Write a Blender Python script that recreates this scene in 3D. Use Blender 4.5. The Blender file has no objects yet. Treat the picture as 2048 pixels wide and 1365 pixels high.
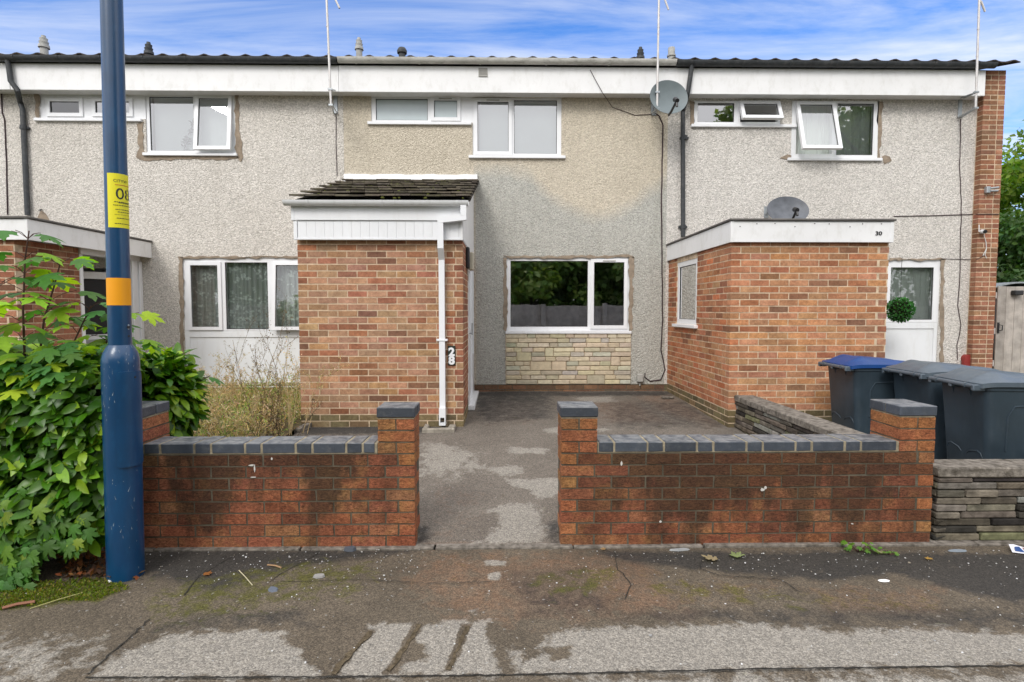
import bpy, math, random
import numpy as np
from mathutils import Vector, Matrix, noise

# ------------------------------------------------------------------ camera, sky, light
RAD = math.radians
SC = bpy.context.scene
COL = SC.collection
EYE = 1.555; FPX = 1130.0; YAW = RAD(-0.95); PIT = RAD(3.15)
cam_d = bpy.data.cameras.new('camera'); cam = bpy.data.objects.new('camera', cam_d); COL.objects.link(cam)
cam_d.sensor_width = 36; cam_d.lens = 36 * FPX / 2048; cam_d.clip_start = .05; cam_d.clip_end = 2000
cam.location = (0, 0, EYE); cam.rotation_euler = (RAD(90) - PIT, 0, YAW)
SC.camera = cam
SC.view_settings.view_transform = 'Standard'; SC.view_settings.look = 'None'
SC.view_settings.gamma = 1; SC.view_settings.exposure = 0.9

SUN_EL, SUN_AZ = RAD(40), RAD(205)        # sun behind the camera, to the left, veiled by cloud
w = bpy.data.worlds.new("World"); SC.world = w; w.use_nodes = True
nt = w.node_tree; nt.nodes.clear()
def wn(t, **k):
    n = nt.nodes.new(t)
    for a, b in k.items(): setattr(n, a, b)
    return n
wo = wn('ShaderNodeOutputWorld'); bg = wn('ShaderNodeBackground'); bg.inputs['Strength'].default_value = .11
sky = wn('ShaderNodeTexSky', sky_type='NISHITA', sun_disc=False, sun_elevation=SUN_EL, sun_rotation=RAD(205))
sky.air_density = 1.0; sky.dust_density = .6; sky.ozone_density = 2.5
hs = wn('ShaderNodeHueSaturation'); hs.inputs['Saturation'].default_value = 1.25; hs.inputs['Value'].default_value = 1.12
nt.links.new(sky.outputs[0], hs.inputs['Color'])
tc = wn('ShaderNodeTexCoord'); sep = wn('ShaderNodeSeparateXYZ'); nt.links.new(tc.outputs['Generated'], sep.inputs[0])
def wmath(op, a, b=None, clamp=False):
    m = wn('ShaderNodeMath', operation=op, use_clamp=clamp)
    for i, v in enumerate((a, b)):
        if v is None: continue
        if isinstance(v, (int, float)): m.inputs[i].default_value = v
        else: nt.links.new(v, m.inputs[i])
    return m.outputs[0]
# wispy cloud sheet: the sky direction projected onto a high plane, stretched sideways
zc = wmath('MAXIMUM', sep.outputs['Z'], .08)
px_ = wmath('DIVIDE', sep.outputs['X'], zc); py_ = wmath('DIVIDE', sep.outputs['Y'], zc)
cmb = wn('ShaderNodeCombineXYZ'); nt.links.new(px_, cmb.inputs[0]); nt.links.new(py_, cmb.inputs[1])
mp = wn('ShaderNodeMapping'); mp.inputs['Rotation'].default_value = (0, 0, RAD(-14)); mp.inputs['Scale'].default_value = (.30, 1.15, 1)
mp.inputs['Location'].default_value = (1.3, .35, 0)
nt.links.new(cmb.outputs[0], mp.inputs[0])
n1 = wn('ShaderNodeTexNoise'); n1.inputs['Scale'].default_value = 1.5; n1.inputs['Detail'].default_value = 9; n1.inputs['Roughness'].default_value = .62
n1.inputs['Distortion'].default_value = .7
nt.links.new(mp.outputs[0], n1.inputs['Vector'])
r1 = wn('ShaderNodeValToRGB'); r1.color_ramp.elements[0].position = .38; r1.color_ramp.elements[1].position = .66
nt.links.new(n1.outputs[0], r1.inputs[0])
# unseen white cloud bank added overhead and behind the camera to neutralise the light
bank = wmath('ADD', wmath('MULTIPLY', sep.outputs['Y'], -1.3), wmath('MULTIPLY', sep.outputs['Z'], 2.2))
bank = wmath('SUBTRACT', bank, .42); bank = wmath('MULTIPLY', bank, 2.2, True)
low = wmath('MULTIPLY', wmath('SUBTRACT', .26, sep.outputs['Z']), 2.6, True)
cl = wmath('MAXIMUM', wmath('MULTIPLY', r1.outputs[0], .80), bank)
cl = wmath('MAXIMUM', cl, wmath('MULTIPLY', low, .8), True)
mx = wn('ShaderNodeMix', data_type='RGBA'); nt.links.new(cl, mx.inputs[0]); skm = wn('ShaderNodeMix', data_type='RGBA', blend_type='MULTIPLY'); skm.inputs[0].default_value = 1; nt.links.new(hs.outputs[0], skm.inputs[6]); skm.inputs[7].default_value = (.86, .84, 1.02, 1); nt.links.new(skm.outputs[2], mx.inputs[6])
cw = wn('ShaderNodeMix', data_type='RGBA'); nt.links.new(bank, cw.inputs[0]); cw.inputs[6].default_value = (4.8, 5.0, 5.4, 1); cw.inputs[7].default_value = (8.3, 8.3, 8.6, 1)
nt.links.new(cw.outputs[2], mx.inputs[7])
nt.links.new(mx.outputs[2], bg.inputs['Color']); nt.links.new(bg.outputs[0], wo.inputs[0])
sd = bpy.data.lights.new('sun', 'SUN'); sd.energy = 1.1; sd.angle = RAD(22); sd.color = (1, .96, .9)
so = bpy.data.objects.new('sun', sd); COL.objects.link(so)
sdir = Vector((-math.sin(RAD(25)) * math.cos(SUN_EL), -math.cos(RAD(25)) * math.cos(SUN_EL), math.sin(SUN_EL)))
so.rotation_euler = sdir.to_track_quat('Z', 'Y').to_euler()

# ------------------------------------------------------------------ measuring helpers
def ray(px, py):
    x = (px - 1024) / FPX; y = -(py - 682.5) / FPX
    F = math.cos(PIT) + y * math.sin(PIT); U = -math.sin(PIT) + y * math.cos(PIT)
    return x * math.cos(YAW) - F * math.sin(YAW), x * math.sin(YAW) + F * math.cos(YAW), U
def at(px, py, Y):
    r = ray(px, py); t = Y / r[1]; return Vector((r[0] * t, Y, EYE + r[2] * t))
def gp(px, py, z=0.0):
    r = ray(px, py); t = (z - EYE) / r[2]; return (r[0] * t, r[1] * t)
def rect(x0, y0, x1, y1, Y):
    ym = (y0 + y1) / 2; xm = (x0 + x1) / 2
    return at(x0, ym, Y).x, at(x1, ym, Y).x, at(xm, y1, Y).z, at(xm, y0, Y).z
def srgb(r, g, b):
    f = lambda c: (c / 255) / 12.92 if c <= 10 else (((c / 255) + .055) / 1.055) ** 2.4
    return (f(r), f(g), f(b))
rnd = random.Random(11)
def U(a, b): return rnd.uniform(a, b)

# ------------------------------------------------------------------ object helpers
def empty(name, label, cat, loc=(0, 0, 0), group=None):
    o = bpy.data.objects.new(name, None); COL.objects.link(o); o.location = loc; o.empty_display_size = .2
    return tag(o, label, cat, group)
def tag(o, label=None, cat=None, group=None, kind=None):
    if label: o['label'] = label
    if cat: o['category'] = cat
    if group: o['group'] = group
    if kind: o['kind'] = kind
    return o
def origin_of(p):
    v = Vector((0, 0, 0))
    while p is not None: v += Vector(p.location); p = p.parent
    return v
class MB:
    def __init__(s): s.V = []; s.F = []; s.M = []; s.C = []
    def add(s, vs, fs, m=0, c=(1, 1, 1, 0)):
        b = len(s.V); s.V += [tuple(v) for v in vs]
        if len(c) == 3: c = (*c, 0)
        for f in fs: s.F.append([b + i for i in f]); s.M.append(m); s.C.append(c)
        return s
    def box(s, x0, x1, y0, y1, z0, z1, m=0, c=(1, 1, 1, 0), j=0):
        vs = [(x, y, z) for z in (z0, z1) for y in (y0, y1) for x in (x0, x1)]
        if j: vs = [(a + U(-j, j), b + U(-j, j), d + U(-j, j)) for a, b, d in vs]
        return s.add(vs, [(0, 2, 3, 1), (4, 5, 7, 6), (0, 1, 5, 4), (2, 6, 7, 3), (0, 4, 6, 2), (1, 3, 7, 5)], m, c)
    def bbox(s, x0, x1, y0, y1, z0, z1, b=.003, m=0, c=(1, 1, 1, 0), j=0):
        # box with its edges eased off by b
        P = []
        for (ax, xa, xb, sgn) in ((0, x0, x1, 0),):
            pass
        vs = []; fs = []
        xs = (x0, x1); ys = (y0, y1); zs = (z0, z1); idx = {}
        for i in (0, 1):
            for k in (0, 1):
                for l in (0, 1):
                    sx = b if i == 0 else -b; sy = b if k == 0 else -b; sz = b if l == 0 else -b
                    dj = [U(-j, j) for _ in range(3)]
                    for a, p in enumerate(((xs[i], ys[k] + sy, zs[l] + sz), (xs[i] + sx, ys[k], zs[l] + sz), (xs[i] + sx, ys[k] + sy, zs[l]))):
                        idx[(i, k, l, a)] = len(vs); vs.append((p[0] + dj[0], p[1] + dj[1], p[2] + dj[2]))
        for i in (0, 1):
            q = [(0, 0), (0, 1), (1, 1), (1, 0)]
            fs.append([idx[(i, a, d, 0)] for a, d in q]); fs.append([idx[(a, i, d, 1)] for a, d in q]); fs.append([idx[(a, d, i, 2)] for a, d in q])
        for a in (0, 1):
            for d in (0, 1):
                fs.append([idx[(a, d, 0, 0)], idx[(a, d, 0, 1)], idx[(a, d, 1, 1)], idx[(a, d, 1, 0)]])
                fs.append([idx[(a, 0, d, 0)], idx[(a, 0, d, 2)], idx[(a, 1, d, 2)], idx[(a, 1, d, 0)]])
                fs.append([idx[(0, a, d, 1)], idx[(0, a, d, 2)], idx[(1, a, d, 2)], idx[(1, a, d, 1)]])
                for e in (0, 1): fs.append([idx[(a, d, e, 0)], idx[(a, d, e, 1)], idx[(a, d, e, 2)]])
        return s.add(vs, fs, m, c)
    def tube(s, pts, r, n=8, m=0, c=(1, 1, 1, 0), cap=True):
        pts = [Vector(p) for p in pts]
        rs = r if isinstance(r, (list, tuple)) else [r] * len(pts)
        vs = []; prev = None
        for i, p in enumerate(pts):
            d = (pts[min(i + 1, len(pts) - 1)] - pts[max(i - 1, 0)]).normalized()
            if prev is None: a = d.orthogonal().normalized()
            else: a = (prev - d * prev.dot(d)); a = a.normalized() if a.length > 1e-6 else d.orthogonal().normalized()
            prev = a; b = d.cross(a)
            for k in range(n):
                t = 2 * math.pi * k / n; vs.append(p + (a * math.cos(t) + b * math.sin(t)) * rs[i])
        fs = []
        for i in range(len(pts) - 1):
            for k in range(n):
                k2 = (k + 1) % n; fs.append((i * n + k, i * n + k2, (i + 1) * n + k2, (i + 1) * n + k))
        if cap: fs.append(tuple(range(n - 1, -1, -1))); fs.append(tuple(len(vs) - n + k for k in range(n)))
        return s.add(vs, fs, m, c)
    def lathe(s, prof, cx, cy, n=24, m=0, c=(1, 1, 1, 0)):
        vs = [(cx + r * math.cos(2 * math.pi * k / n), cy + r * math.sin(2 * math.pi * k / n), z) for r, z in prof for k in range(n)]
        fs = []
        for i in range(len(prof) - 1):
            for k in range(n):
                k2 = (k + 1) % n; fs.append((i * n + k, i * n + k2, (i + 1) * n + k2, (i + 1) * n + k))
        fs.append(tuple(range(n - 1, -1, -1))); fs.append(tuple(len(vs) - n + k for k in range(n)))
        return s.add(vs, fs, m, c)
    def prism(s, poly, axis, a, b, m=0, c=(1, 1, 1, 0)):
        # poly of 2-D points extruded along axis from a to b
        def P(u, v, t): return {'x': (t, u, v), 'y': (u, t, v), 'z': (u, v, t)}[axis]
        n = len(poly); vs = [P(u, v, a) for u, v in poly] + [P(u, v, b) for u, v in poly]
        fs = [tuple(range(n)), tuple(range(2 * n - 1, n - 1, -1))] + [(i, (i + 1) % n, n + (i + 1) % n, n + i) for i in range(n)]
        return s.add(vs, fs, m, c)
    def slab(s, x0, x1, z0, z1, holes, yf, yb, m=0, c=(1, 1, 1, 0), back=True, side=None):
        # upright slab with rectangular holes; side='x' puts it in the YZ plane
        xs = sorted({x0, x1, *[min(max(v, x0), x1) for h in holes for v in h[:2]]})
        zs = sorted({z0, z1, *[min(max(v, z0), z1) for h in holes for v in h[2:4]]})
        def full(i, k):
            if i < 0 or k < 0 or i >= len(xs) - 1 or k >= len(zs) - 1: return False
            cx = (xs[i] + xs[i + 1]) / 2; cz = (zs[k] + zs[k + 1]) / 2
            return not any(h[0] < cx < h[1] and h[2] < cz < h[3] for h in holes)
        T = (lambda x, y, z: (x, y, z)) if side is None else (lambda x, y, z: (y, x, z))
        for i in range(len(xs) - 1):
            for k in range(len(zs) - 1):
                if not full(i, k): continue
                a, b, d, e = xs[i], xs[i + 1], zs[k], zs[k + 1]
                s.add([T(a, yf, d), T(b, yf, d), T(b, yf, e), T(a, yf, e)], [(0, 1, 2, 3)], m, c)
                if back: s.add([T(a, yb, d), T(b, yb, d), T(b, yb, e), T(a, yb, e)], [(3, 2, 1, 0)], m, c)
                if not full(i - 1, k): s.add([T(a, yf, d), T(a, yb, d), T(a, yb, e), T(a, yf, e)], [(3, 2, 1, 0)], m, c)
                if not full(i + 1, k): s.add([T(b, yf, d), T(b, yb, d), T(b, yb, e), T(b, yf, e)], [(0, 1, 2, 3)], m, c)
                if not full(i, k - 1): s.add([T(a, yf, d), T(b, yf, d), T(b, yb, d), T(a, yb, d)], [(3, 2, 1, 0)], m, c)
                if not full(i, k + 1): s.add([T(a, yf, e), T(b, yf, e), T(b, yb, e), T(a, yb, e)], [(0, 1, 2, 3)], m, c)
        return s
    def build(s, name, mats, parent=None, smooth=False, shift=None):
        me = bpy.data.meshes.new(name)
        o0 = origin_of(parent) if parent is not None else Vector((0, 0, 0))
        if shift is not None: o0 = Vector(shift)
        me.from_pydata([(v[0] - o0.x, v[1] - o0.y, v[2] - o0.z) for v in s.V], [], s.F)
        if not isinstance(mats, (list, tuple)): mats = [mats]
        for mt in mats: me.materials.append(mt)
        me.polygons.foreach_set('material_index', s.M)
        at_ = me.color_attributes.new('Col', 'FLOAT_COLOR', 'CORNER')
        buf = np.repeat(np.array(s.C, dtype=np.float32), [len(f) for f in s.F], axis=0)
        at_.data.foreach_set('color', buf.ravel())
        if smooth:
            me.polygons.foreach_set('use_smooth', [True] * len(s.F))
            me.set_sharp_from_angle(angle=RAD(40))
        me.update()
        o = bpy.data.objects.new(name, me); COL.objects.link(o)
        if parent is not None: o.parent = parent
        elif shift is not None: o.location = shift
        return o

# ------------------------------------------------------------------ materials
def newmat(name):
    m = bpy.data.materials.new(name); m.use_nodes = True; t = m.node_tree
    return m, t, t.nodes['Principled BSDF']
def nd(t, ty, **k):
    n = t.nodes.new(ty)
    for a, b in k.items():
        if a in n.inputs.keys(): n.inputs[a].default_value = b
        else: setattr(n, a, b)
    return n
def lk(t, a, b): t.links.new(a, b)
def mixc(t, f, a, b, mode='MIX'):
    n = t.nodes.new('ShaderNodeMix'); n.data_type = 'RGBA'; n.blend_type = mode
    for i, v in ((0, f), (6, a), (7, b)):
        if isinstance(v, (int, float)): n.inputs[i].default_value = v
        elif isinstance(v, tuple): n.inputs[i].default_value = (*v[:3], 1)
        else: lk(t, v, n.inputs[i])
    return n.outputs[2]
def mth(t, op, a, b=None, clamp=False):
    n = t.nodes.new('ShaderNodeMath'); n.operation = op; n.use_clamp = clamp
    for i, v in enumerate((a, b)):
        if v is None: continue
        if isinstance(v, (int, float)): n.inputs[i].default_value = v
        else: lk(t, v, n.inputs[i])
    return n.outputs[0]
def pos(t, scale=None):
    g = t.nodes.new('ShaderNodeNewGeometry')
    if scale is None: return g.outputs['Position']
    m = t.nodes.new('ShaderNodeMapping'); m.inputs['Scale'].default_value = scale; lk(t, g.outputs['Position'], m.inputs[0]); return m.outputs[0]
def nz(t, vec, sc, det=4, ro=.55, dist=0):
    n = nd(t, 'ShaderNodeTexNoise', Scale=sc, Detail=det, Roughness=ro, Distortion=dist); lk(t, vec, n.inputs['Vector']); return n.outputs[0]
def rmp(t, f, a, b, clamp=True):
    n = t.nodes.new('ShaderNodeMapRange'); n.clamp = clamp; lk(t, f, n.inputs[0]); n.inputs[1].default_value = a; n.inputs[2].default_value = b; return n.outputs[0]
def bump(t, bs, h, strength, dist):
    n = nd(t, 'ShaderNodeBump', Strength=strength, Distance=dist); lk(t, h, n.inputs['Height']); lk(t, n.outputs[0], bs.inputs['Normal'])
def simple(name, col, rough=.5, spec=.5, metal=0, var=.12, vs=6, bs_=0, bsc=80, dirt=None, dirta=.5, dsc=(3, 3, 1), coat=0, attr=False):
    m, t, b = newmat(name); p = pos(t)
    base = None
    if attr:
        a = nd(t, 'ShaderNodeAttribute', attribute_name='Col'); base = a.outputs['Color']
        if attr == 'mul': base = mixc(t, 1.0, base, col, 'MULTIPLY')
    else:
        rgb = t.nodes.new('ShaderNodeRGB'); rgb.outputs[0].default_value = (*col, 1); base = rgb.outputs[0]
    if var:
        f = rmp(t, nz(t, p, vs, 5), .3, .7)
        base = mixc(t, f, base, mixc(t, 1.0, base, (1 - var * 2,) * 3, 'MULTIPLY'))
    if dirt:
        f = rmp(t, nz(t, pos(t, dsc), 2.2, 8, .7), .5, .78)
        base = mixc(t, mth(t, 'MULTIPLY', f, dirta), base, dirt)
    lk(t, base, b.inputs['Base Color'])
    b.inputs['Roughness'].default_value = rough; b.inputs['Metallic'].default_value = metal
    b.inputs['Specular IOR Level'].default_value = spec; b.inputs['Coat Weight'].default_value = coat
    if bs_: bump(t, b, nz(t, p, bsc, 4), bs_, .01)
    return m

def brick_mat(name, rustic=False):
    m, t, b = newmat(name); p = pos(t)
    a = nd(t, 'ShaderNodeAttribute', attribute_name='Col')
    f = rmp(t, nz(t, p, 35, 5, .65), .3, .75)
    c = mixc(t, f, a.outputs['Color'], mixc(t, 1.0, a.outputs['Color'], (.62, .6, .6), 'MULTIPLY'))
    f1 = rmp(t, nz(t, p, 9, 3, .6), .36, .64); c = mixc(t, 1.0, c, mixc(t, f1, (.84, .80, .78), (1.10, 1.12, 1.12)), 'MULTIPLY')
    f2 = rmp(t, nz(t, p, 1.3, 4), .45, .75)
    c = mixc(t, mth(t, 'MULTIPLY', f2, .3), c, mixc(t, 1.0, c, (1.15, 1.1, .85), 'MULTIPLY'))
    if rustic:
        fo = rmp(t, nz(t, p, 9, 4), .52, .72)
        c = mixc(t, mth(t, 'MULTIPLY', fo, .4), c, (.30, .17, .05))
        # dirt washed down from the coping joints
        g = nz(t, pos(t, (4.2, 4.2, .9)), 1.0, 7, .62, .3); st = nz(t, p, 5, 6, .7)
        sp = nd(t, 'ShaderNodeSeparateXYZ'); lk(t, p, sp.inputs[0])
        zf = rmp(t, sp.outputs['Z'], .05, .62)
        s_ = mth(t, 'ADD', mth(t, 'MULTIPLY', g, 1.25), mth(t, 'MULTIPLY', st, .55)); s_ = mth(t, 'ADD', s_, mth(t, 'MULTIPLY', zf, .34)); s_ = mth(t, 'ADD', s_, mth(t, 'MULTIPLY', rmp(t, sp.outputs['X'], -.3, .6), .12))
        s_ = rmp(t, s_, .95, 1.17); s_ = mth(t, 'MULTIPLY', s_, a.outputs['Alpha'])
        c = mixc(t, mth(t, 'MULTIPLY', s_, .86), c, (.045, .027, .015))
    pit = rmp(t, nz(t, pos(t, (1, 1, 2.0)) if rustic else p, 52 if rustic else 60, 6, .75, 1.0), .36, .60)
    c = mixc(t, 1.0, c, mixc(t, pit, (.38, .35, .33) if rustic else (.78, .77, .76), (1.32, 1.30, 1.26) if rustic else (1.08, 1.08, 1.08)), 'MULTIPLY')
    lk(t, c, b.inputs['Base Color']); b.inputs['Roughness'].default_value = .86; b.inputs['Specular IOR Level'].default_value = .3
    if rustic:
        h = mth(t, 'ADD', nz(t, pos(t, (1, 1, 2.6)), 34, 5, .7, 1.2), mth(t, 'MULTIPLY', nz(t, p, 150, 3), .4)); bump(t, b, h, .9, .012)
    else:
        h = mth(t, 'ADD', nz(t, p, 45, 5, .6), mth(t, 'MULTIPLY', nz(t, p, 190, 2), .5)); bump(t, b, h, .55, .006)
    return m
def render_mat(name, A, B, split=False):
    # spar dash: small stones thrown on render
    m, t, b = newmat(name); p = pos(t)
    v = nd(t, 'ShaderNodeTexVoronoi', Scale=62.0); lk(t, p, v.inputs['Vector'])
    v2 = nd(t, 'ShaderNodeTexVoronoi', Scale=34.0); lk(t, p, v2.inputs['Vector'])
    sp = nd(t, 'ShaderNodeSeparateColor'); lk(t, v.outputs['Color'], sp.inputs[0])
    A_, B_ = A, B
    if split:
        # upper coat cream, lower coat grey, ragged edge between
        s3 = nd(t, 'ShaderNodeSeparateXYZ'); lk(t, p, s3.inputs[0])
        fc = t.nodes.new('ShaderNodeFloatCurve'); cv = fc.mapping.curves[0]
        pts = [(-.42, 3.72), (-.1, 3.72), (.35, 3.66), (.6, 3.45), (1.0, 3.15), (1.5, 3.0), (1.9, 3.12), (2.2, 3.35), (2.5, 3.55)]
        while len(cv.points) < len(pts): cv.points.new(.5, .5)
        for q, (x, z) in zip(cv.points, pts): q.location = ((x + .6) / 3.2, (z - 2.8) / 1.2)
        fc.mapping.update()
        xx = mth(t, 'DIVIDE', mth(t, 'ADD', s3.outputs['X'], .6), 3.2, True); lk(t, xx, fc.inputs['Value'])
        thr = mth(t, 'ADD', mth(t, 'MULTIPLY', fc.outputs[0], 1.2), 2.8)
        d = mth(t, 'SUBTRACT', s3.outputs['Z'], thr); d = mth(t, 'ADD', d, mth(t, 'MULTIPLY', mth(t, 'SUBTRACT', nz(t, p, 5, 6, .7), .5), .28))
        k = rmp(t, d, -.14, .14)
        lft = rmp(t, s3.outputs['X'], -.45, -.40); k2 = mth(t, 'MAXIMUM', k, mth(t, 'SUBTRACT', 1, lft))
        A_ = mixc(t, k2, (.40, .395, .36), (.53, .47, .375)); B_ = mixc(t, k2, (.59, .58, .53), (.73, .66, .54))
    base = mixc(t, sp.outputs[0], A_, B_)
    big = rmp(t, nz(t, p, 1.1, 6, .6), .35, .7)
    base = mixc(t, mth(t, 'MULTIPLY', big, .32), base, mixc(t, 1.0, base, (.72, .71, .69), 'MULTIPLY'))
    st = rmp(t, nz(t, pos(t, (7, 7, .5)), 1, 6, .65), .52, .8)
    base = mixc(t, mth(t, 'MULTIPLY', st, .3), base, mixc(t, 1.0, base, (.6, .58, .54), 'MULTIPLY'))
    # grime and painted-in crevice shade between the stones
    n = nz(t, p, 62, 3, .6); cr = rmp(t, n, .50, .34)
    base = mixc(t, mth(t, 'MULTIPLY', cr, .42), base, mixc(t, 1.0, base, (.42, .40, .37), 'MULTIPLY'))
    lk(t, base, b.inputs['Base Color']); b.inputs['Roughness'].default_value = .92; b.inputs['Specular IOR Level'].default_value = .25
    h = mth(t, 'SUBTRACT', mth(t, 'MULTIPLY', n, 1.6), mth(t, 'ADD', mth(t, 'MULTIPLY', v.outputs[0], .7), mth(t, 'MULTIPLY', v2.outputs[0], .6)))
    bump(t, b, h, .9, .012)
    return m
def glass_mat(name, tint=(.90, .94, .93), base=.08):
    m = bpy.data.materials.new(name); m.use_nodes = True; t = m.node_tree; t.nodes.clear()
    o = nd(t, 'ShaderNodeOutputMaterial'); tr = nd(t, 'ShaderNodeBsdfTransparent', Color=(*tint, 1)); gl = nd(t, 'ShaderNodeBsdfGlossy', Roughness=.012)
    fr = nd(t, 'ShaderNodeFresnel', IOR=1.5); f = mth(t, 'ADD', mth(t, 'MULTIPLY', fr.outputs[0], 1.7), base, True)
    bp = nd(t, 'ShaderNodeBump', Strength=.04, Distance=.02); lk(t, nz(t, pos(t), 1.6, 2), bp.inputs['Height']); lk(t, bp.outputs[0], gl.inputs['Normal'])
    ms = nd(t, 'ShaderNodeMixShader'); lk(t, f, ms.inputs[0]); lk(t, tr.outputs[0], ms.inputs[1]); lk(t, gl.outputs[0], ms.inputs[2]); lk(t, ms.outputs[0], o.inputs[0])
    return m
def leaf_mat(name, rough=.4, trans=.35, spec=.5):
    m, t, b = newmat(name); a = nd(t, 'ShaderNodeAttribute', attribute_name='Col')
    c = mixc(t, rmp(t, nz(t, pos(t), 40, 3), .3, .7), a.outputs['Color'], mixc(t, 1.0, a.outputs['Color'], (.78, .8, .7), 'MULTIPLY'))
    lk(t, c, b.inputs['Base Color']); b.inputs['Roughness'].default_value = rough; b.inputs['Specular IOR Level'].default_value = spec
    tl = nd(t, 'ShaderNodeBsdfTranslucent'); lk(t, mixc(t, 1.0, c, (1.1, 1.3, .5), 'MULTIPLY'), tl.inputs[0])
    ms = nd(t, 'ShaderNodeMixShader'); ms.inputs[0].default_value = trans
    out = t.nodes['Material Output']; lk(t, b.outputs[0], ms.inputs[1]); lk(t, tl.outputs[0], ms.inputs[2]); lk(t, ms.outputs[0], out.inputs[0])
    return m

M = {}
M['brick'] = brick_mat('facing_brick'); M['rustic'] = brick_mat('rustic_brick', True)
M['mortar'] = simple('mortar', (.74, .58, .41), .95, .2, var=.2, vs=14, bs_=.5, bsc=120)
M['mortar_dk'] = simple('weathered_mortar', (.135, .118, .085), .95, .2, var=.25, vs=8, bs_=.5, bsc=120, dirt=(.30, .27, .22), dirta=.35, dsc=(6, 6, 6))
M['dash_grey'] = render_mat('spar_dash_grey', (.53, .50, .455), (.82, .775, .715))
M['dash_pale'] = render_mat('spar_dash_pale', (.54, .515, .48), (.86, .82, .77))
M['dash_28'] = render_mat('spar_dash_two_coats', (0, 0, 0), (0, 0, 0), True)
M['patch'] = simple('repair_mortar', (.36, .29, .22), .95, .2, var=.2, vs=12, bs_=.8, bsc=60)
M['upvc'] = simple('white_upvc', (.80, .81, .83), .28, .5, var=.02, vs=3, dirt=(.55, .53, .5), dirta=.25, dsc=(5, 5, 1.5))
M['board'] = simple('white_fascia_board', (.80, .80, .80), .4, .4, var=.04, vs=2, dirt=(.38, .36, .30), dirta=.32, dsc=(4, 4, 2.2))
M['gut_white'] = simple('dirty_white_gutter', (.62, .61, .57), .5, .4, var=.12, vs=5, dirt=(.14, .13, .10), dirta=.8, dsc=(3, 3, 10))
M['gut_clean'] = simple('white_gutter', (.76, .77, .78), .35, .5, var=.04, vs=5, dirt=(.4, .39, .35), dirta=.4, dsc=(6, 6, 3))
M['gut_black'] = simple('faded_black_plastic', (.045, .05, .055), .5, .4, var=.2, vs=6, dirt=(.16, .15, .14), dirta=.5, dsc=(8, 8, 8))
M['tile'] = simple('concrete_roof_tile', (.075, .062, .055), .9, .2, var=.3, vs=5, bs_=.5, bsc=60, dirt=(.16, .12, .09), dirta=.5, dsc=(4, 4, 4))
M['ptile'] = simple('mossy_plain_tile', (.15, .13, .108), .92, .2, bs_=.9, bsc=45, var=.3, vs=9, dirt=(.10, .11, .035), dirta=.5, dsc=(6, 6, 6), attr='mul')
M['felt'] = simple('roof_felt', (.16, .15, .14), .9, .2, var=.2, vs=5, bs_=.4, bsc=70)
M['stone'] = simple('split_stone_block', (.5, .42, .28), .93, .25, attr=True, var=.12, vs=16, bs_=.7, bsc=38)
M['blue_brick'] = simple('blue_engineering_brick', (.055, .066, .085), .5, .5, attr='mul', var=.12, vs=18, bs_=.25, bsc=90, dirt=(.22, .22, .21), dirta=.35, dsc=(7, 7, 7))
M['mortar_pale'] = simple('pale_coping_mortar', (.36, .31, .22), .95, .2, var=.25, vs=20, bs_=.5, bsc=120)
M['black_joint'] = simple('blackened_joint', (.030, .027, .022), .97, .1, var=.3, vs=20, bs_=1, bsc=60)
def lichen(m, amt, col):
    t = m.node_tree; b = t.nodes['Principled BSDF']; src = b.inputs['Base Color'].links[0].from_socket
    g = t.nodes.new('ShaderNodeNewGeometry'); sp = t.nodes.new('ShaderNodeSeparateXYZ'); lk(t, g.outputs['True Normal'], sp.inputs[0])
    f = mth(t, 'MULTIPLY', rmp(t, sp.outputs['Z'], .5, .9), rmp(t, nz(t, pos(t), 16, 8, .7), .38, .62)); lk(t, mixc(t, mth(t, 'MULTIPLY', f, amt), src, col), b.inputs['Base Color'])
lichen(M['blue_brick'], .75, (.27, .27, .265))
M['rock'] = simple('weathered_concrete_stone', (.16, .145, .12), .96, .2, attr=True, var=.3, vs=14, bs_=1.0, bsc=30, dirt=(.028, .026, .022), dirta=.85, dsc=(3, 3, 5))
M['concrete'] = simple('weathered_concrete', (.27, .24, .205), .95, .2, var=.35, vs=22, bs_=.9, bsc=60, dirt=(.085, .07, .05), dirta=.75, dsc=(5, 5, 5))
M['glass'] = glass_mat('window_glass'); M['glass_dk'] = glass_mat('window_glass_reflective', base=.30)
M['glass_hazy'] = glass_mat('hazy_window_glass', base=.46)
M['glass_frost'] = simple('obscured_glass', (.50, .57, .59), .22, .6, var=.05, vs=3)
M['gasket'] = simple('rubber_gasket', (.02, .02, .022), .6, .4, var=0)
M['interior'] = simple('interior_plaster', (.60, .60, .58), .9, .2, var=.05, vs=2)
M['blind'] = simple('roller_blind', (.82, .86, .86), .9, .2, var=.05, vs=1.5)
M['black'] = simple('black_plastic', (.018, .018, .02), .4, .5, var=.1)
M['pole'] = simple('blue_pole_paint', (.0012, .045, .125), .32, .55, var=.12, vs=4, dirt=(.01, .09, .2), dirta=.35, dsc=(14, 14, 5), coat=.25)
M['scuff'] = simple('scuffed_paint', (.35, .42, .47), .7, .3, var=.2)
M['orange'] = simple('orange_band', (.80, .33, .004), .5, .4, var=.03)
M['yellow'] = simple('yellow_label', (.75, .68, .02), .45, .4, var=.03)
M['ink'] = simple('label_ink', (.015, .02, .03), .6, .3, var=0)
M['inkred'] = simple('label_red_ink', (.45, .05, .03), .6, .3, var=0)
M['galv'] = simple('galvanised_steel', (.42, .45, .47), .42, .5, metal=.6, var=.15, vs=12)
M['mast'] = simple('aluminium_mast', (.60, .58, .56), .4, .5, metal=.35, var=.1, vs=8, dirt=(.35, .2, .13), dirta=.5, dsc=(9, 9, 4))
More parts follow.
